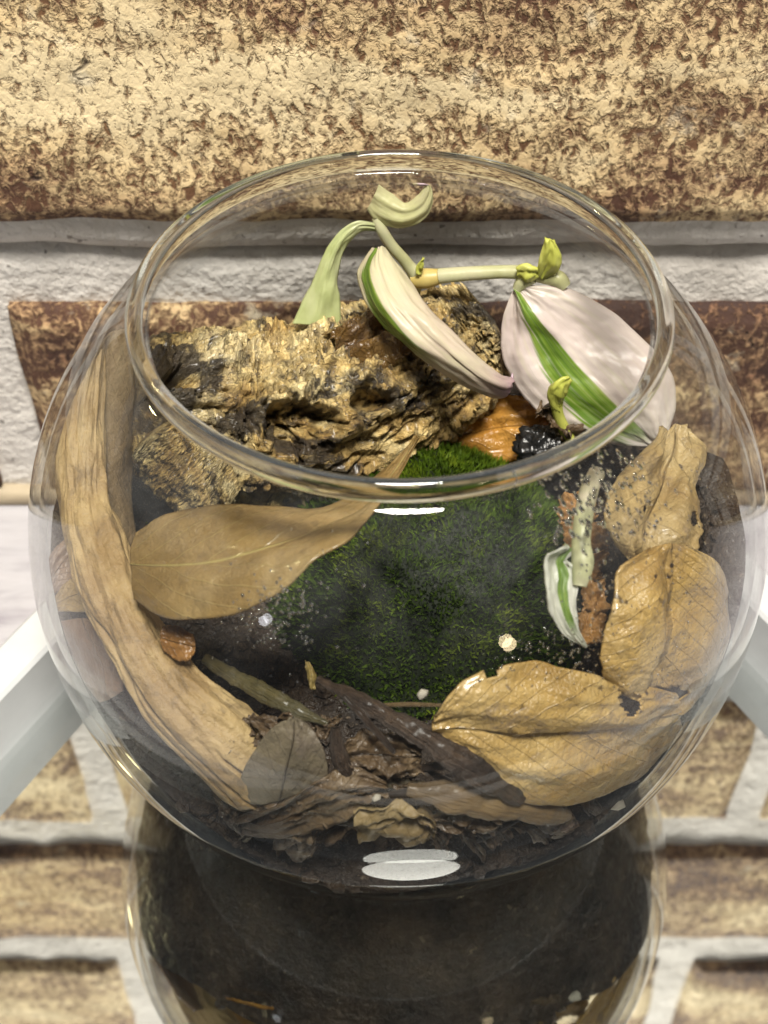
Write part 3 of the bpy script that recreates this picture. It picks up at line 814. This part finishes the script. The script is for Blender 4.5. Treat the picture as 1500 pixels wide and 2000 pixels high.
put_leaf('dry_leaf', [
    ((255, 640, .55), (205, 650, .5), (170, 690, .45)),
    ((262, 760, .55), (190, 770, .45), (128, 800, .40)),
    ((258, 880, .55), (185, 890, .45), (108, 900, .40)),
    ((262, 990, .5), (190, 1000, .45), (118, 1010, .40)),
    ((268, 1080, .5), (215, 1090, .45), (150, 1100, .40))], mat_dry_leaf('wide_brown_leaf', (.15, .10, .05), (.23, .16, .085), (.31, .23, .125), (.17, .11, .055), .4, .25, .3, 9, 25.0, .2),
    'wide light brown leaf standing upright against the left glass behind the tan branch', nu=70, nv=35, bulge=.02, seed=17)
put_leaf('wet_leaf', [
    ((838, 845, .66), (832, 872, .65), (828, 898, .64)),
    ((895, 805, .68), (895, 850, .66), (890, 905, .64)),
    ((965, 770, .69), (980, 835, .66), (985, 900, .63)),
    ((1040, 775, .69), (1060, 830, .66), (1070, 895, .63)),
    ((1085, 800, .69), (1105, 840, .67), (1120, 880, .65))], ORANGE,
    'glossy wet orange brown leaf lying flat between log and moss', nu=60, nv=35, wav=.05, seed=18)
put_leaf('wet_leaf', [
    ((640, 640, 0, .33), (655, 680, 0, .28), (690, 718, 0, .24)),
    ((690, 615, 0, .40), (710, 665, 0, .32), (735, 722, 0, .24)),
    ((735, 598, 0, .44), (760, 650, 0, .36), (785, 700, 0, .26)),
    ((765, 610, 0, .44), (800, 650, 0, .38), (815, 690, 0, .3))], mat_dry_leaf('slimy_leaf', (.09, .045, .012), (.18, .10, .03), (.28, .17, .06), (.1, .05, .02), .15, .25, .5, 5, 31.0, .8, .0015),
    'slimy rotting brown leaf draped over the top of the driftwood log', nu=50, nv=31, bulge=.03, wav=.10, jag=.1, seed=19)
put_leaf('leaf_fragment', [
    ((318, 1222, .12), (312, 1245, .11), (318, 1270, .10)),
    ((345, 1222, .12), (348, 1255, .11), (345, 1290, .10)),
    ((378, 1240, .13), (384, 1262, .12), (372, 1288, .10))], mat_dry_leaf('rust_fragment', (.18, .08, .02), (.30, .145, .04), (.38, .2, .07), (.15, .07, .02), .35, .2, .5, 4, 35.0, .3),
    'small rust orange leaf fragment right of the tan branch below the translucent leaf', nu=26, nv=19, jag=.04, seed=20)
# stack of orange bark chips between the moss and the right leaves
chips = [((1090, 965), (1160, 962), (1165, 1010), (1092, 1015), 'upper'), ((1098, 1020), (1185, 1015), (1190, 1070), (1100, 1078), 'second'),
         ((1120, 1080), (1185, 1075), (1180, 1130), (1125, 1140), 'third'), ((1135, 1140), (1185, 1130), (1190, 1195), (1140, 1200), 'fourth'), ((1130, 1195), (1185, 1190), (1180, 1255), (1128, 1260), 'lowest')]
CHIPM = mat_wood('orange_bark', [(.3, (.20, .09, .025)), (.5, (.42, .22, .065)), (.7, (.55, .34, .13))], 90, (1, 1, 1), .35, .001, (.03, .015, .008), .5, .4)
for k, (a, b, c, d, w) in enumerate(chips):
    t = .40-.055*k
    mid2 = lambda p, q: ((p[0]+q[0])/2, (p[1]+q[1])/2)
    row = lambda p, q, dt: ((*p, t+dt), (*mid2(p, q), t+dt-.008), (*q, t+dt))
    V, F, cuv, _ = leaf([row(a, b, .02), row(mid2(a, d), mid2(b, c), .008), row(d, c, 0)], [CHIPM], nu=26, nv=22, thick=.03, jag=.16, wav=.05, seed=80+k*5)
    tag(obj('bark_chip', V, F, CHIPM, uv=cuv), {'upper': 'orange bark chip uppermost in the stack right of the moss', 'second': 'orange bark chip second from the top of the stack right of the moss',
        'third': 'orange brown bark chip in the middle of the stack right of the moss', 'fourth': 'pale orange bark chip second from the bottom of the stack right of the moss',
        'lowest': 'dark orange bark chip lowest in the stack beside the rounded golden leaf'}[w], 'bark chip', 'orange bark chips stacked beside the moss')

# ================================================================== TAN BRANCH (smooth pale wood on the left)
def mat_branch():
    m = M('tan_branch'); u, v = uvxy(m); co = m.coord()
    st = m.n('CombineXYZ', {0: m.math('MULTIPLY', u, 5.0), 1: m.math('MULTIPLY', v, 16.0), 2: 0.0}).outputs[0]
    g = m.noise(st, .8, 4, .5, .5); n2 = m.noise(co, 420, 5, .68); n3 = m.noise(co, 70, 5, .62)
    col = m.ramp(g, [(.2, (.33, .23, .105)), (.5, (.42, .30, .14)), (.8, (.49, .365, .185))])
    col = m.mix(m.ramp(n3, [(.42, 0), (.62, .75)]), col, (.22, .135, .055))
    col = m.mix(m.ramp(m.noise(co, 150, 5, .7, .8), [(.56, 0), (.68, .7)]), col, (.13, .085, .04))
    col = m.mix(m.ramp(n2, [(.60, 0), (.74, .55)]), col, (.10, .065, .03))
    h = m.math('ADD', m.math('MULTIPLY', g, .25), m.math('MULTIPLY', n2, .7))
    return m.done(m.bsdf(col, .55, m.bump(h, .0010, 1.0)))
edges = [((212, 640), (150, 690), .50), ((208, 760), (132, 790), .44), ((208, 880), (118, 890), .38), ((214, 970), (118, 985), .32), ((240, 1045), (132, 1090), .26), ((276, 1135), (168, 1180), .20),
         ((308, 1212), (208, 1255), .16), ((355, 1288), (258, 1340), .13), ((420, 1350), (322, 1430), .12), ((486, 1400), (386, 1500), .13), ((528, 1440), (440, 1555), .15), ((545, 1480), (485, 1570), .18), ((545, 1510), (515, 1560), .21)]
nu, nv = 220, 220
E_ = cat(np.array([[PP((*a, t)), PP((*b, t))] for a, b, t in edges]), nu)
C = E_.mean(1); A = (E_[:, 0]-E_[:, 1])/2*.87; T = np.gradient(C, axis=0); T /= np.linalg.norm(T, axis=1)[:, None]
N = np.cross(T, A); N /= np.linalg.norm(N, axis=1)[:, None]; N *= np.sign((N*(CAMP-C)).sum(1))[:, None]
th = np.linspace(0, 2*math.pi, nv, endpoint=False)
aw = np.linalg.norm(A, axis=1)
U = np.linspace(0, 1, nu)
G = C[:, None]+A[:, None]*np.cos(th)[None, :, None]+N[:, None]*(np.sin(th)[None]*(aw*.9)[:, None])[..., None]
Ug, Tg = np.meshgrid(U, th, indexing='ij')
groove = 0*Ug
wob = .10*fbm(np.stack([Ug*7, 0*Ug, 0*Ug+3], -1), 3)
for c0, w, d, u0, u1 in [(2.0, .045, .06, .33, .85), (2.32, .06, .07, .40, 1.0), (1.68, .035, .035, .5, .98), (1.15, .03, .03, .72, 1.0), (2.7, .08, .06, .45, .9)]:
    groove += -d*np.exp(-((Tg-c0-wob*3)/w)**2)*ss(Ug, u0, u0+.08)*(1-ss(Ug, u1-.06, u1+.02))
lum = .030*fbm(np.stack([Ug*6, np.cos(Tg)*1.2, np.sin(Tg)*1.2], -1), 3)+.004*fbm(np.stack([Ug*9, np.cos(Tg)*6, np.sin(Tg)*6], -1), 4)
G = G+(np.cos(Tg)[..., None]*A[:, None]/aw[:, None, None]+np.sin(Tg)[..., None]*N[:, None])*(groove+lum)[..., None]
V = G.reshape(-1, 3)
V = confine(V)
F = grid_faces(nu, nv, cv=True)+[tuple(range(nv)), tuple(range((nu-1)*nv, nu*nv))[::-1]]
F = [f[::-1] for f in F]
uv = np.stack([Ug.ravel(), Tg.ravel()/(2*math.pi)], 1)
tag(obj('tan_branch', V, F, mat_branch(), uv=uv), 'thick curved pale tan branch with long cracks leaning along the left inside of the bowl', 'branch')

# ================================================================== TWIGS AND LITTER
TWIG = mat_wood('dark_twig', [(.3, (.020, .012, .008)), (.5, (.055, .034, .021)), (.68, (.14, .09, .055))], 120, (1, 1, 1), .55, .0025, (.012, .008, .006), .6, .1)
STICK = mat_wood('flat_stick', [(.3, (.09, .055, .025)), (.5, (.18, .12, .055)), (.72, (.29, .21, .11))], 60, (.3, 1, 1), .5, .001, (.03, .02, .012), .5, .1)
def put_tube(name, pts, rad, mat, label, cat_, parent=None, group=None, **kw):
    V, F, uv = tube([PP(p) for p in pts], rad, **kw)
    o = obj(name, V, [f[::-1] for f in F], mat, parent, uv=uv)
    if parent is None: tag(o, label, cat_, group)
    elif label: o['label'] = label
    return o
put_tube('twig', [(620, 1325, .12), (720, 1378, .09), (820, 1436, .06), (920, 1500, .035), (1018, 1562, .025)], [.010, .020, .028, .036, .022], TWIG, 'dark wet brown twig slanting down from the moss to the front glass', 'twig', n=140, k=28, bump=.6, freq=16, squash=.6)
put_tube('twig', [(795, 1540, .05), (880, 1555, .035), (980, 1575, .035), (1070, 1588, .04), (1112, 1594, .04)], [.015, .035, .035, .03, .012], STICK, 'flat light brown stick lying across the front glass under the spotted leaf', 'twig', n=120, k=28, bump=.5, freq=14, squash=.55)
put_tube('twig', [(655, 1420, .08), (665, 1480, .06), (690, 1530, .05)], [.012, .02, .012], TWIG, 'short dark upright twig stump beside the grey oval leaf', 'twig', n=30, k=12, bump=.5, freq=12)
put_tube('twig', [(400, 1285, .20), (470, 1330, .17), (560, 1375, .14), (640, 1415, .13)], [.012, .020, .022, .010], mat_wood('mossy_twig', [(.3, (.03, .026, .008)), (.5, (.08, .065, .02)), (.72, (.16, .12, .045))], 90, (1, 1, 1), .5, .001, (.012, .01, .006), .5, .2), 'olive mossy twig lying behind the foot of the tan branch', 'twig', n=120, k=24, bump=.9, freq=11, squash=.6)
put_tube('root_fibre', [(740, 1378, .13), (800, 1376, .12), (870, 1378, .10)], [.005, .006, .004], STICK, 'thin straight pale root fibre across the dark soil below the moss', 'root', n=20, k=8)
put_leaf('leaf_fragment', [((596, 1290, .2), (600, 1292, .2), (605, 1295, .2)), ((598, 1312, .19), (608, 1315, .18), (618, 1315, .19)), ((604, 1345, .18), (610, 1348, .18), (616, 1346, .18))],
    mat_dry_leaf('yellow_fragment', (.25, .17, .05), (.38, .29, .1), (.48, .38, .17), (.2, .14, .05), .3, .2, .3, 3, 41.0), 'tiny curled yellow leaf scrap on the soil at the moss edge', nu=18, nv=9, seed=22)
# crumpled brown litter at the front
for k, (x, y, w, h, t, lab) in enumerate([(745, 1475, 80, 50, .08, 'crumpled dark brown leaf litter heaped between the twig and the grey leaf'), (560, 1575, 60, 24, .05, 'dark curled leaf scrap wedged below the grey oval leaf'),
                                          (900, 1605, 80, 22, .04, 'dark brown leaf scrap under the flat stick at the front glass'), (1130, 1630, 60, 20, .04, 'dull brown leaf scrap beyond the end of the flat stick')]):
    put_leaf('leaf_litter', [((x-w, y-h*.3, t), (x-w, y, t-.01), (x-w*.9, y+h*.4, t-.02)), ((x-w*.4, y-h, t+.02), (x-w*.3, y, t), (x-w*.4, y+h*.9, t-.02)),
                            ((x+w*.4, y-h*.8, t+.02), (x+w*.4, y, t), (x+w*.3, y+h, t-.02)), ((x+w, y-h*.4, t), (x+w, y+h*.1, t), (x+w*.9, y+h*.5, t-.02))], BROWNL, lab, nu=40, nv=25, jag=.15, wav=.07, seed=50+k*3)
# loose scraps over the soil
g = random.Random(21)
for k in range(34):
    x = g.uniform(400, 1160); y = g.uniform(1400, 1640)
    if 840 < x < 1300 and y < 1575: y = g.uniform(1575, 1650)
    w = g.uniform(16, 44); h = g.uniform(7, 20); t = g.uniform(.05, .14); a = g.uniform(-.9, .9)
    rp = lambda p, q, dt: (x+p*math.cos(a)-q*math.sin(a), y+p*math.sin(a)+q*math.cos(a), max(.02, t+dt))
    put_leaf('leaf_scrap', [(rp(-w, -h*.3, .02), rp(-w, 0, .01), rp(-w, h*.3, 0)), (rp(-w*.3, -h, .02), rp(-w*.3, 0, .01), rp(-w*.3, h, 0)),
             (rp(w*.4, -h*.9, .02), rp(w*.4, 0, 0), rp(w*.4, h*.8, 0)), (rp(w, -h*.2, .01), rp(w, 0, .01), rp(w, h*.2, .01))], [BROWNL, GREYL, ROSEL][k % 3] if k % 4 == 0 else BROWNL,
             'small brown leaf scrap among the soil litter behind the front glass', group='leaf scraps in the soil litter', nu=16, nv=11, jag=.2, wav=.05, seed=200+k)
for k in range(10):
    x = g.uniform(480, 1000); y = g.uniform(1390, 1620); a = g.uniform(-.5, .9); l = g.uniform(40, 90); t = g.uniform(.05, .10)
    put_tube('twiglet', [(x-l*math.cos(a), y-l*math.sin(a), t+.02), (x, y+g.uniform(-6, 6), t), (x+l*math.cos(a), y+l*math.sin(a), max(.02, t-.02))], [.006, .010, .005], TWIG,
             'thin dark twig piece among the soil litter behind the front glass', 'twig', group='thin twigs in the soil litter', n=24, k=8, bump=.5, freq=20)
# charcoal lump
V = np.array([0, 0, 0]); c = P(1060, 874, .60)
sph_u, sph_v = 40, 28
V = []
for i in range(sph_v):
    a = math.pi*(i+.5)/sph_v
    for j in range(sph_u):
        b = 2*math.pi*j/sph_u; V.append((math.sin(a)*math.cos(b), math.sin(a)*math.sin(b), math.cos(a)))
V = np.array(V); V = c+V*np.array([.085, .07, .055])*(1+.55*fbm(V*2.2, 4))[:, None]
F = [f[::-1] for f in grid_faces(sph_v, sph_u, cv=True)]+[tuple(range(sph_u)), tuple(range((sph_v-1)*sph_u, sph_v*sph_u))[::-1]]
F = [f[::-1] for f in F]
mm = M('charcoal'); CHAR = mm.done(mm.bsdf((.012, .012, .012), .18, mm.bump(mm.noise(mm.coord(), 300, 4), .001, 1.0)))
tag(obj('charcoal_lump', V, F, CHAR), 'glossy wet black charcoal lump beside the orange leaf', 'charcoal')
# white perlite grains in the soil
PERL = (lambda m: m.done(m.bsdf((.36, .33, .27), .8, m.bump(m.noise(m.coord(), 600, 3), .0005, 1.0))))(M('perlite'))
for k, (x, y, t, r, lab) in enumerate([(825, 1355, .12, .016, 'pale round grain lying between the moss and the spotted leaf'), (1205, 1570, .012, .022, 'grey grain pressed to the glass right of the flat stick'), (735, 1558, .02, .011, 'tiny pale grain on the crumpled leaf at the front glass')]):
    Vp = chunk(PP((x, y, t)), r, (1.2, .8, .8), .4, 900+k); tag(obj('perlite_grain', Vp, ICF, PERL, smooth=True), lab, 'grain', 'pale grains in the soil')

# ================================================================== PLANTS
VA = mat_variegated('variegated_wide', (-.72, -.02), .95, .30)
VB = mat_variegated('variegated_rolled', (-1.6, -.34), .62, .55, (.72, .68, .46), purple=.62)
VC = mat_variegated('variegated_pale', (-3, -2.5), .9, .5, (.60, .62, .30))
VD = mat_variegated('variegated_small', (-.25, .45), .9, .15, (.74, .75, .66))
UNDER = mat_plain_plant('purple_underside', (.42, .30, .40), (.55, .42, .50), (.66, .56, .55))
STEM = mat_plain_plant('pale_stem', (.42, .42, .20), (.56, .56, .33), (.66, .58, .45))
LIME = mat_plain_plant('lime_shoot', (.42, .46, .07), (.60, .62, .13), (.72, .72, .28))
SAGE = mat_plain_plant('sage_leaf', (.36, .42, .15), (.48, .53, .25), (.58, .60, .36))
plant = empty('variegated_plant', P(790, 640, 0, .52), 'trailing plant with pink, white and green striped leaves rising behind the driftwood', 'plant')
put_tube('stem', [(770, 700, 0, .56), (790, 620, 0, .55), (812, 548, 0, .53), (795, 515, 0, .53), (765, 480, 0, .53), (745, 448, 0, .53), (735, 425, 0, .54)], [.018, .019, .021, .017, .016, .016, .013], STEM, None, None, plant, n=60, k=14)
runner = put_tube('stem', [(812, 545, 0, .53), (850, 540, 0, .52), (920, 534, 0, .51), (985, 531, 0, .50), (1030, 533, 0, .49), (1065, 540, 0, .48), (1090, 545, 0, .47), (1104, 560, 0, .46)], [.021, .022, .020, .019, .021, .021, .024, .018], STEM, None, None, plant, n=70, k=14)
node = put_tube('node', [(805, 546, 0, .525), (830, 544, 0, .52), (858, 540, 0, .515)], [.023, .029, .022], mat_plain_plant('yellow_node', (.45, .33, .09), (.58, .45, .14), (.66, .55, .22)), None, None, runner, n=20, k=14)
put_leaf('bud', [((812, 535, 0, .50), (816, 536, 0, .495), (822, 537, 0, .50)), ((814, 518, 0, .50), (820, 520, 0, .495), (826, 521, 0, .50)), ((826, 504, 0, .50), (828, 505, 0, .5), (829, 506, 0, .50))], LIME, None, parent=runner, nu=16, nv=9)
put_leaf('leaf', [
    ((1006, 568, 0, .47), (1011, 562, 0, .465), (1018, 558, 0, .46)),
    ((984, 618, 0, .44), (1037, 610, 0, .40), (1105, 561, 0, .45)),
    ((979, 682, 0, .40), (1085, 665, 0, .36), (1195, 608, 0, .42)),
    ((999, 742, 0, .35), (1130, 716, 0, .31), (1262, 668, 0, .37)),
    ((1042, 796, 0, .30), (1180, 764, 0, .26), (1312, 728, 0, .30)),
    ((1108, 838, 0, .26), (1232, 812, 0, .22), (1322, 792, 0, .25)),
    ((1200, 868, 0, .22), (1272, 852, 0, .19), (1308, 840, 0, .21)),
    ((1285, 872, 0, .19), (1290, 872, 0, .19), (1295, 868, 0, .19))], [VA, UNDER], 'broad pale pink and white leaf with green stripe', parent=plant, nu=90, nv=51, bulge=.006, jag=.006, wav=.03, seed=61, thick=.004)
put_leaf('leaf', [
    ((726, 486, 0, 0.47), (740, 480, 0, 0.40), (752, 482, 0, 0.46)),
    ((696, 535, 0, 0.38), (738, 525, 0, 0.31), (792, 532, 0, 0.37)),
    ((718, 600, 0, 0.28), (770, 592, 0, 0.21), (830, 598, 0, 0.27)),
    ((775, 658, 0, 0.22), (818, 645, 0, 0.15), (872, 636, 0, 0.21)),
    ((846, 716, 0, 0.18), (880, 698, 0, 0.11), (928, 690, 0, 0.17)),
    ((925, 763, 0, 0.17), (944, 744, 0, 0.10), (970, 730, 0, 0.16)),
    ((972, 772, 0, 0.20), (986, 765, 0, 0.13), (1001, 736, 0, 0.19)),
    ((992, 765, 0, 0.22), (997, 757, 0, 0.15), (1003, 731, 0, 0.21))], [VB, UNDER], 'rolled long pale leaf with purple tip', parent=plant, nu=90, nv=41, bulge=.014, jag=.008, wav=.02, seed=63, thick=.004)
put_leaf('leaf', [
    ((716, 410, 0, .55), (726, 392, 0, .545), (740, 362, 0, .55)),
    ((738, 434, 0, .53), (750, 408, 0, .52), (766, 378, 0, .55)),
    ((784, 445, 0, .52), (790, 420, 0, .51), (792, 396, 0, .54)),
    ((826, 430, 0, .52), (826, 404, 0, .515), (816, 380, 0, .54)),
    ((846, 392, 0, .53), (840, 375, 0, .53), (830, 362, 0, .54)),
    ((838, 358, 0, .54), (832, 354, 0, .54), (827, 352, 0, .545)),
    ((812, 344, 0, .55), (810, 344, 0, .55), (807, 345, 0, .55))], [VC, UNDER], 'cupped topmost leaf curling to a point', parent=plant, nu=60, nv=25, bulge=.004, wav=.008, seed=65, thick=.004)
put_leaf('leaf', [
    ((744, 438, 0, .53), (743, 446, 0, .525), (742, 453, 0, .53)),
    ((692, 433, 0, .52), (700, 443, 0, .51), (704, 454, 0, .52)),
    ((648, 470, 0, .50), (662, 477, 0, .48), (676, 486, 0, .50)),
    ((618, 530, 0, .47), (640, 535, 0, .44), (660, 540, 0, .47)),
    ((592, 582, 0, .44), (628, 584, 0, .41), (664, 584, 0, .44)),
    ((572, 632, 0, .41), (618, 636, 0, .38), (666, 636, 0, .41))], [SAGE, SAGE], 'narrow sage green leaf drooping onto the log', parent=plant, nu=60, nv=21, seed=67)
put_leaf('leaf', [((1008, 520, 0, .47), (1009, 530, 0, .455), (1012, 545, 0, .47)), ((1030, 514, 0, .46), (1030, 530, 0, .44), (1032, 550, 0, .46)), ((1050, 522, 0, .46), (1052, 533, 0, .45), (1052, 546, 0, .46))], LIME, 'small folded lime leaf at the stem tip', parent=plant, nu=24, nv=15, bulge=.01)
put_leaf('leaf', [((1048, 540, 0, .46), (1054, 543, 0, .455), (1062, 545, 0, .46)), ((1052, 510, 0, .45), (1068, 515, 0, .44), (1090, 528, 0, .45)), ((1060, 480, 0, .45), (1075, 485, 0, .44), (1096, 498, 0, .45)), ((1064, 466, 0, .45), (1074, 466, 0, .45), (1084, 472, 0, .45))], LIME, 'small upright lime leaf at the stem tip', parent=plant, nu=30, nv=17, bulge=.008)
put_tube('leaf_stalk', [(1040, 540, 0, .47), (1020, 552, 0, .47), (1010, 566, 0, .465)], [.02, .02, .014], STEM, None, None, plant, n=16, k=10)
sprout = empty('sprout', P(1108, 850, 0, .22), 'small lime green sprout in front of the broad pink leaf', 'plant')
put_tube('stem', [(1115, 862, 0, .22), (1104, 842, 0, .22), (1092, 815, 0, .22), (1086, 790, 0, .22)], [.018, .018, .016, .016], LIME, None, None, sprout, n=24, k=10)
put_leaf('leaf', [((1078, 800, 0, .22), (1086, 802, 0, .20), (1098, 805, 0, .22)), ((1070, 770, 0, .22), (1082, 775, 0, .19), (1100, 780, 0, .22)), ((1078, 748, 0, .22), (1092, 755, 0, .19), (1108, 765, 0, .22)), ((1108, 733, 0, .22), (1114, 738, 0, .21), (1118, 746, 0, .22))], LIME, None, parent=sprout, nu=30, nv=15, bulge=.008)
put_leaf('dead_leaf', [((1052, 790, 0, .24), (1054, 796, 0, .24), (1058, 806, 0, .24)), ((1072, 800, 0, .23), (1078, 808, 0, .22), (1080, 818, 0, .23)), ((1100, 828, 0, .22), (1108, 838, 0, .2), (1112, 850, 0, .22)), ((1122, 845, 0, .22), (1128, 852, 0, .22), (1132, 862, 0, .22))], BROWNL, 'withered brown leaf at the sprout foot', parent=sprout, nu=24, nv=13, jag=.2, wav=.08)
sprig = empty('plant_sprig', P(1150, 1120, .04), 'pale stem with one small white and green leaf pressed to the glass by bark chips', 'plant')
put_tube('stem', [(1165, 925, .10), (1150, 960, .07), (1140, 1010, .05), (1135, 1060, .04), (1138, 1100, .035), (1132, 1145, .03)], [.02, .022, .022, .022, .026, .016], STEM, None, None, sprig, n=50, k=12)
put_leaf('leaf', [
    ((1105, 1066, .03), (1115, 1068, .04), (1120, 1085, .04)),
    ((1070, 1082, .03), (1092, 1092, .05), (1105, 1095, .05)),
    ((1066, 1120, .03), (1092, 1120, .05), (1128, 1105, .03)),
    ((1068, 1165, .03), (1092, 1155, .04), (1128, 1145, .025)),
    ((1078, 1205, .03), (1105, 1200, .03), (1127, 1190, .025)),
    ((1105, 1242, .03), (1122, 1238, .03), (1134, 1232, .03)),
    ((1143, 1266, .03), (1145, 1265, .03), (1146, 1263, .03))], [VD, SAGE], None, parent=sprig, nu=50, nv=25, jag=.05, wav=.02, seed=71)

# ================================================================== CONDENSATION
Vd, Fd = [], []
def sphere_pts(k=8, l=5):
    v = []
    for i in range(l):
        a = math.pi*(i+.5)/l
        for j in range(k):
            b = 2*math.pi*j/k; v.append((math.sin(a)*math.cos(b), math.sin(a)*math.sin(b), math.cos(a)))
    f = grid_faces(l, k, cv=True)+[tuple(range(k))[::-1], tuple(range((l-1)*k, l*k))]
    return np.array(v), f
sp, sf = sphere_pts()
def drop(x, y, r, ln, ang):
    d = ray(x, y); s = 1-WT-.002; bb = BB if y > 1590 else BU
    sc = np.array([1/s, 1/s, 1/(bb-WT-.002)]); o = (CAMP-np.array([CX, 0, BZ]))*sc; e = d*sc
    a = e@e; b = o@e; c = o@o-1; q = b*b-a*c
    if q <= 0: return
    p = CAMP+d*((-b-q**.5)/a)
    n = (p-np.array([CX, 0, BZ]))*np.array([1, 1, 1/bb**2]); n /= np.linalg.norm(n)
    up = np.array([0, 0, 1.])-n*n[2]; up /= np.linalg.norm(up); sd = np.cross(up, n)
    t1 = math.cos(ang)*up+math.sin(ang)*sd; t2 = np.cross(n, t1)
    o_ = sum(len(v) for v in Vd)
    Vd.append(p-n*r*.1+sp[:, :1]*t1*r*ln+sp[:, 1:2]*t2*r+sp[:, 2:]*n*r*.45)
    Fd.extend([tuple(i+o_ for i in f) for f in sf])
g = random.Random(5)
for k in range(170):
    x = g.gauss(1170, 75); y = g.gauss(975, 60)
    if 960 < x < 1420 and 880 < y < 1200: drop(x, y, g.uniform(.0025, .006), g.uniform(1.2, 2.6), g.uniform(-.6, .3))
for k in range(200): drop(g.uniform(1120, 1460), g.uniform(900, 1380), g.uniform(.0015, .0035), g.uniform(1, 2.4), g.uniform(-.6, .4))
for k in range(190): drop(g.gauss(540, 45), g.gauss(1200, 40), g.uniform(.0015, .004), 1.1, 0)
for k in range(70): drop(g.uniform(560, 1150), g.uniform(990, 1330), g.uniform(.0008, .002), 1.1, 0)
for k in range(130): drop(g.gauss(1090, 70), g.gauss(1270, 35), g.uniform(.0015, .0035), 1.1, 0)
dr = obj('condensation_droplet', np.concatenate(Vd), Fd, WATER, bowl); dr['kind'] = 'stuff'
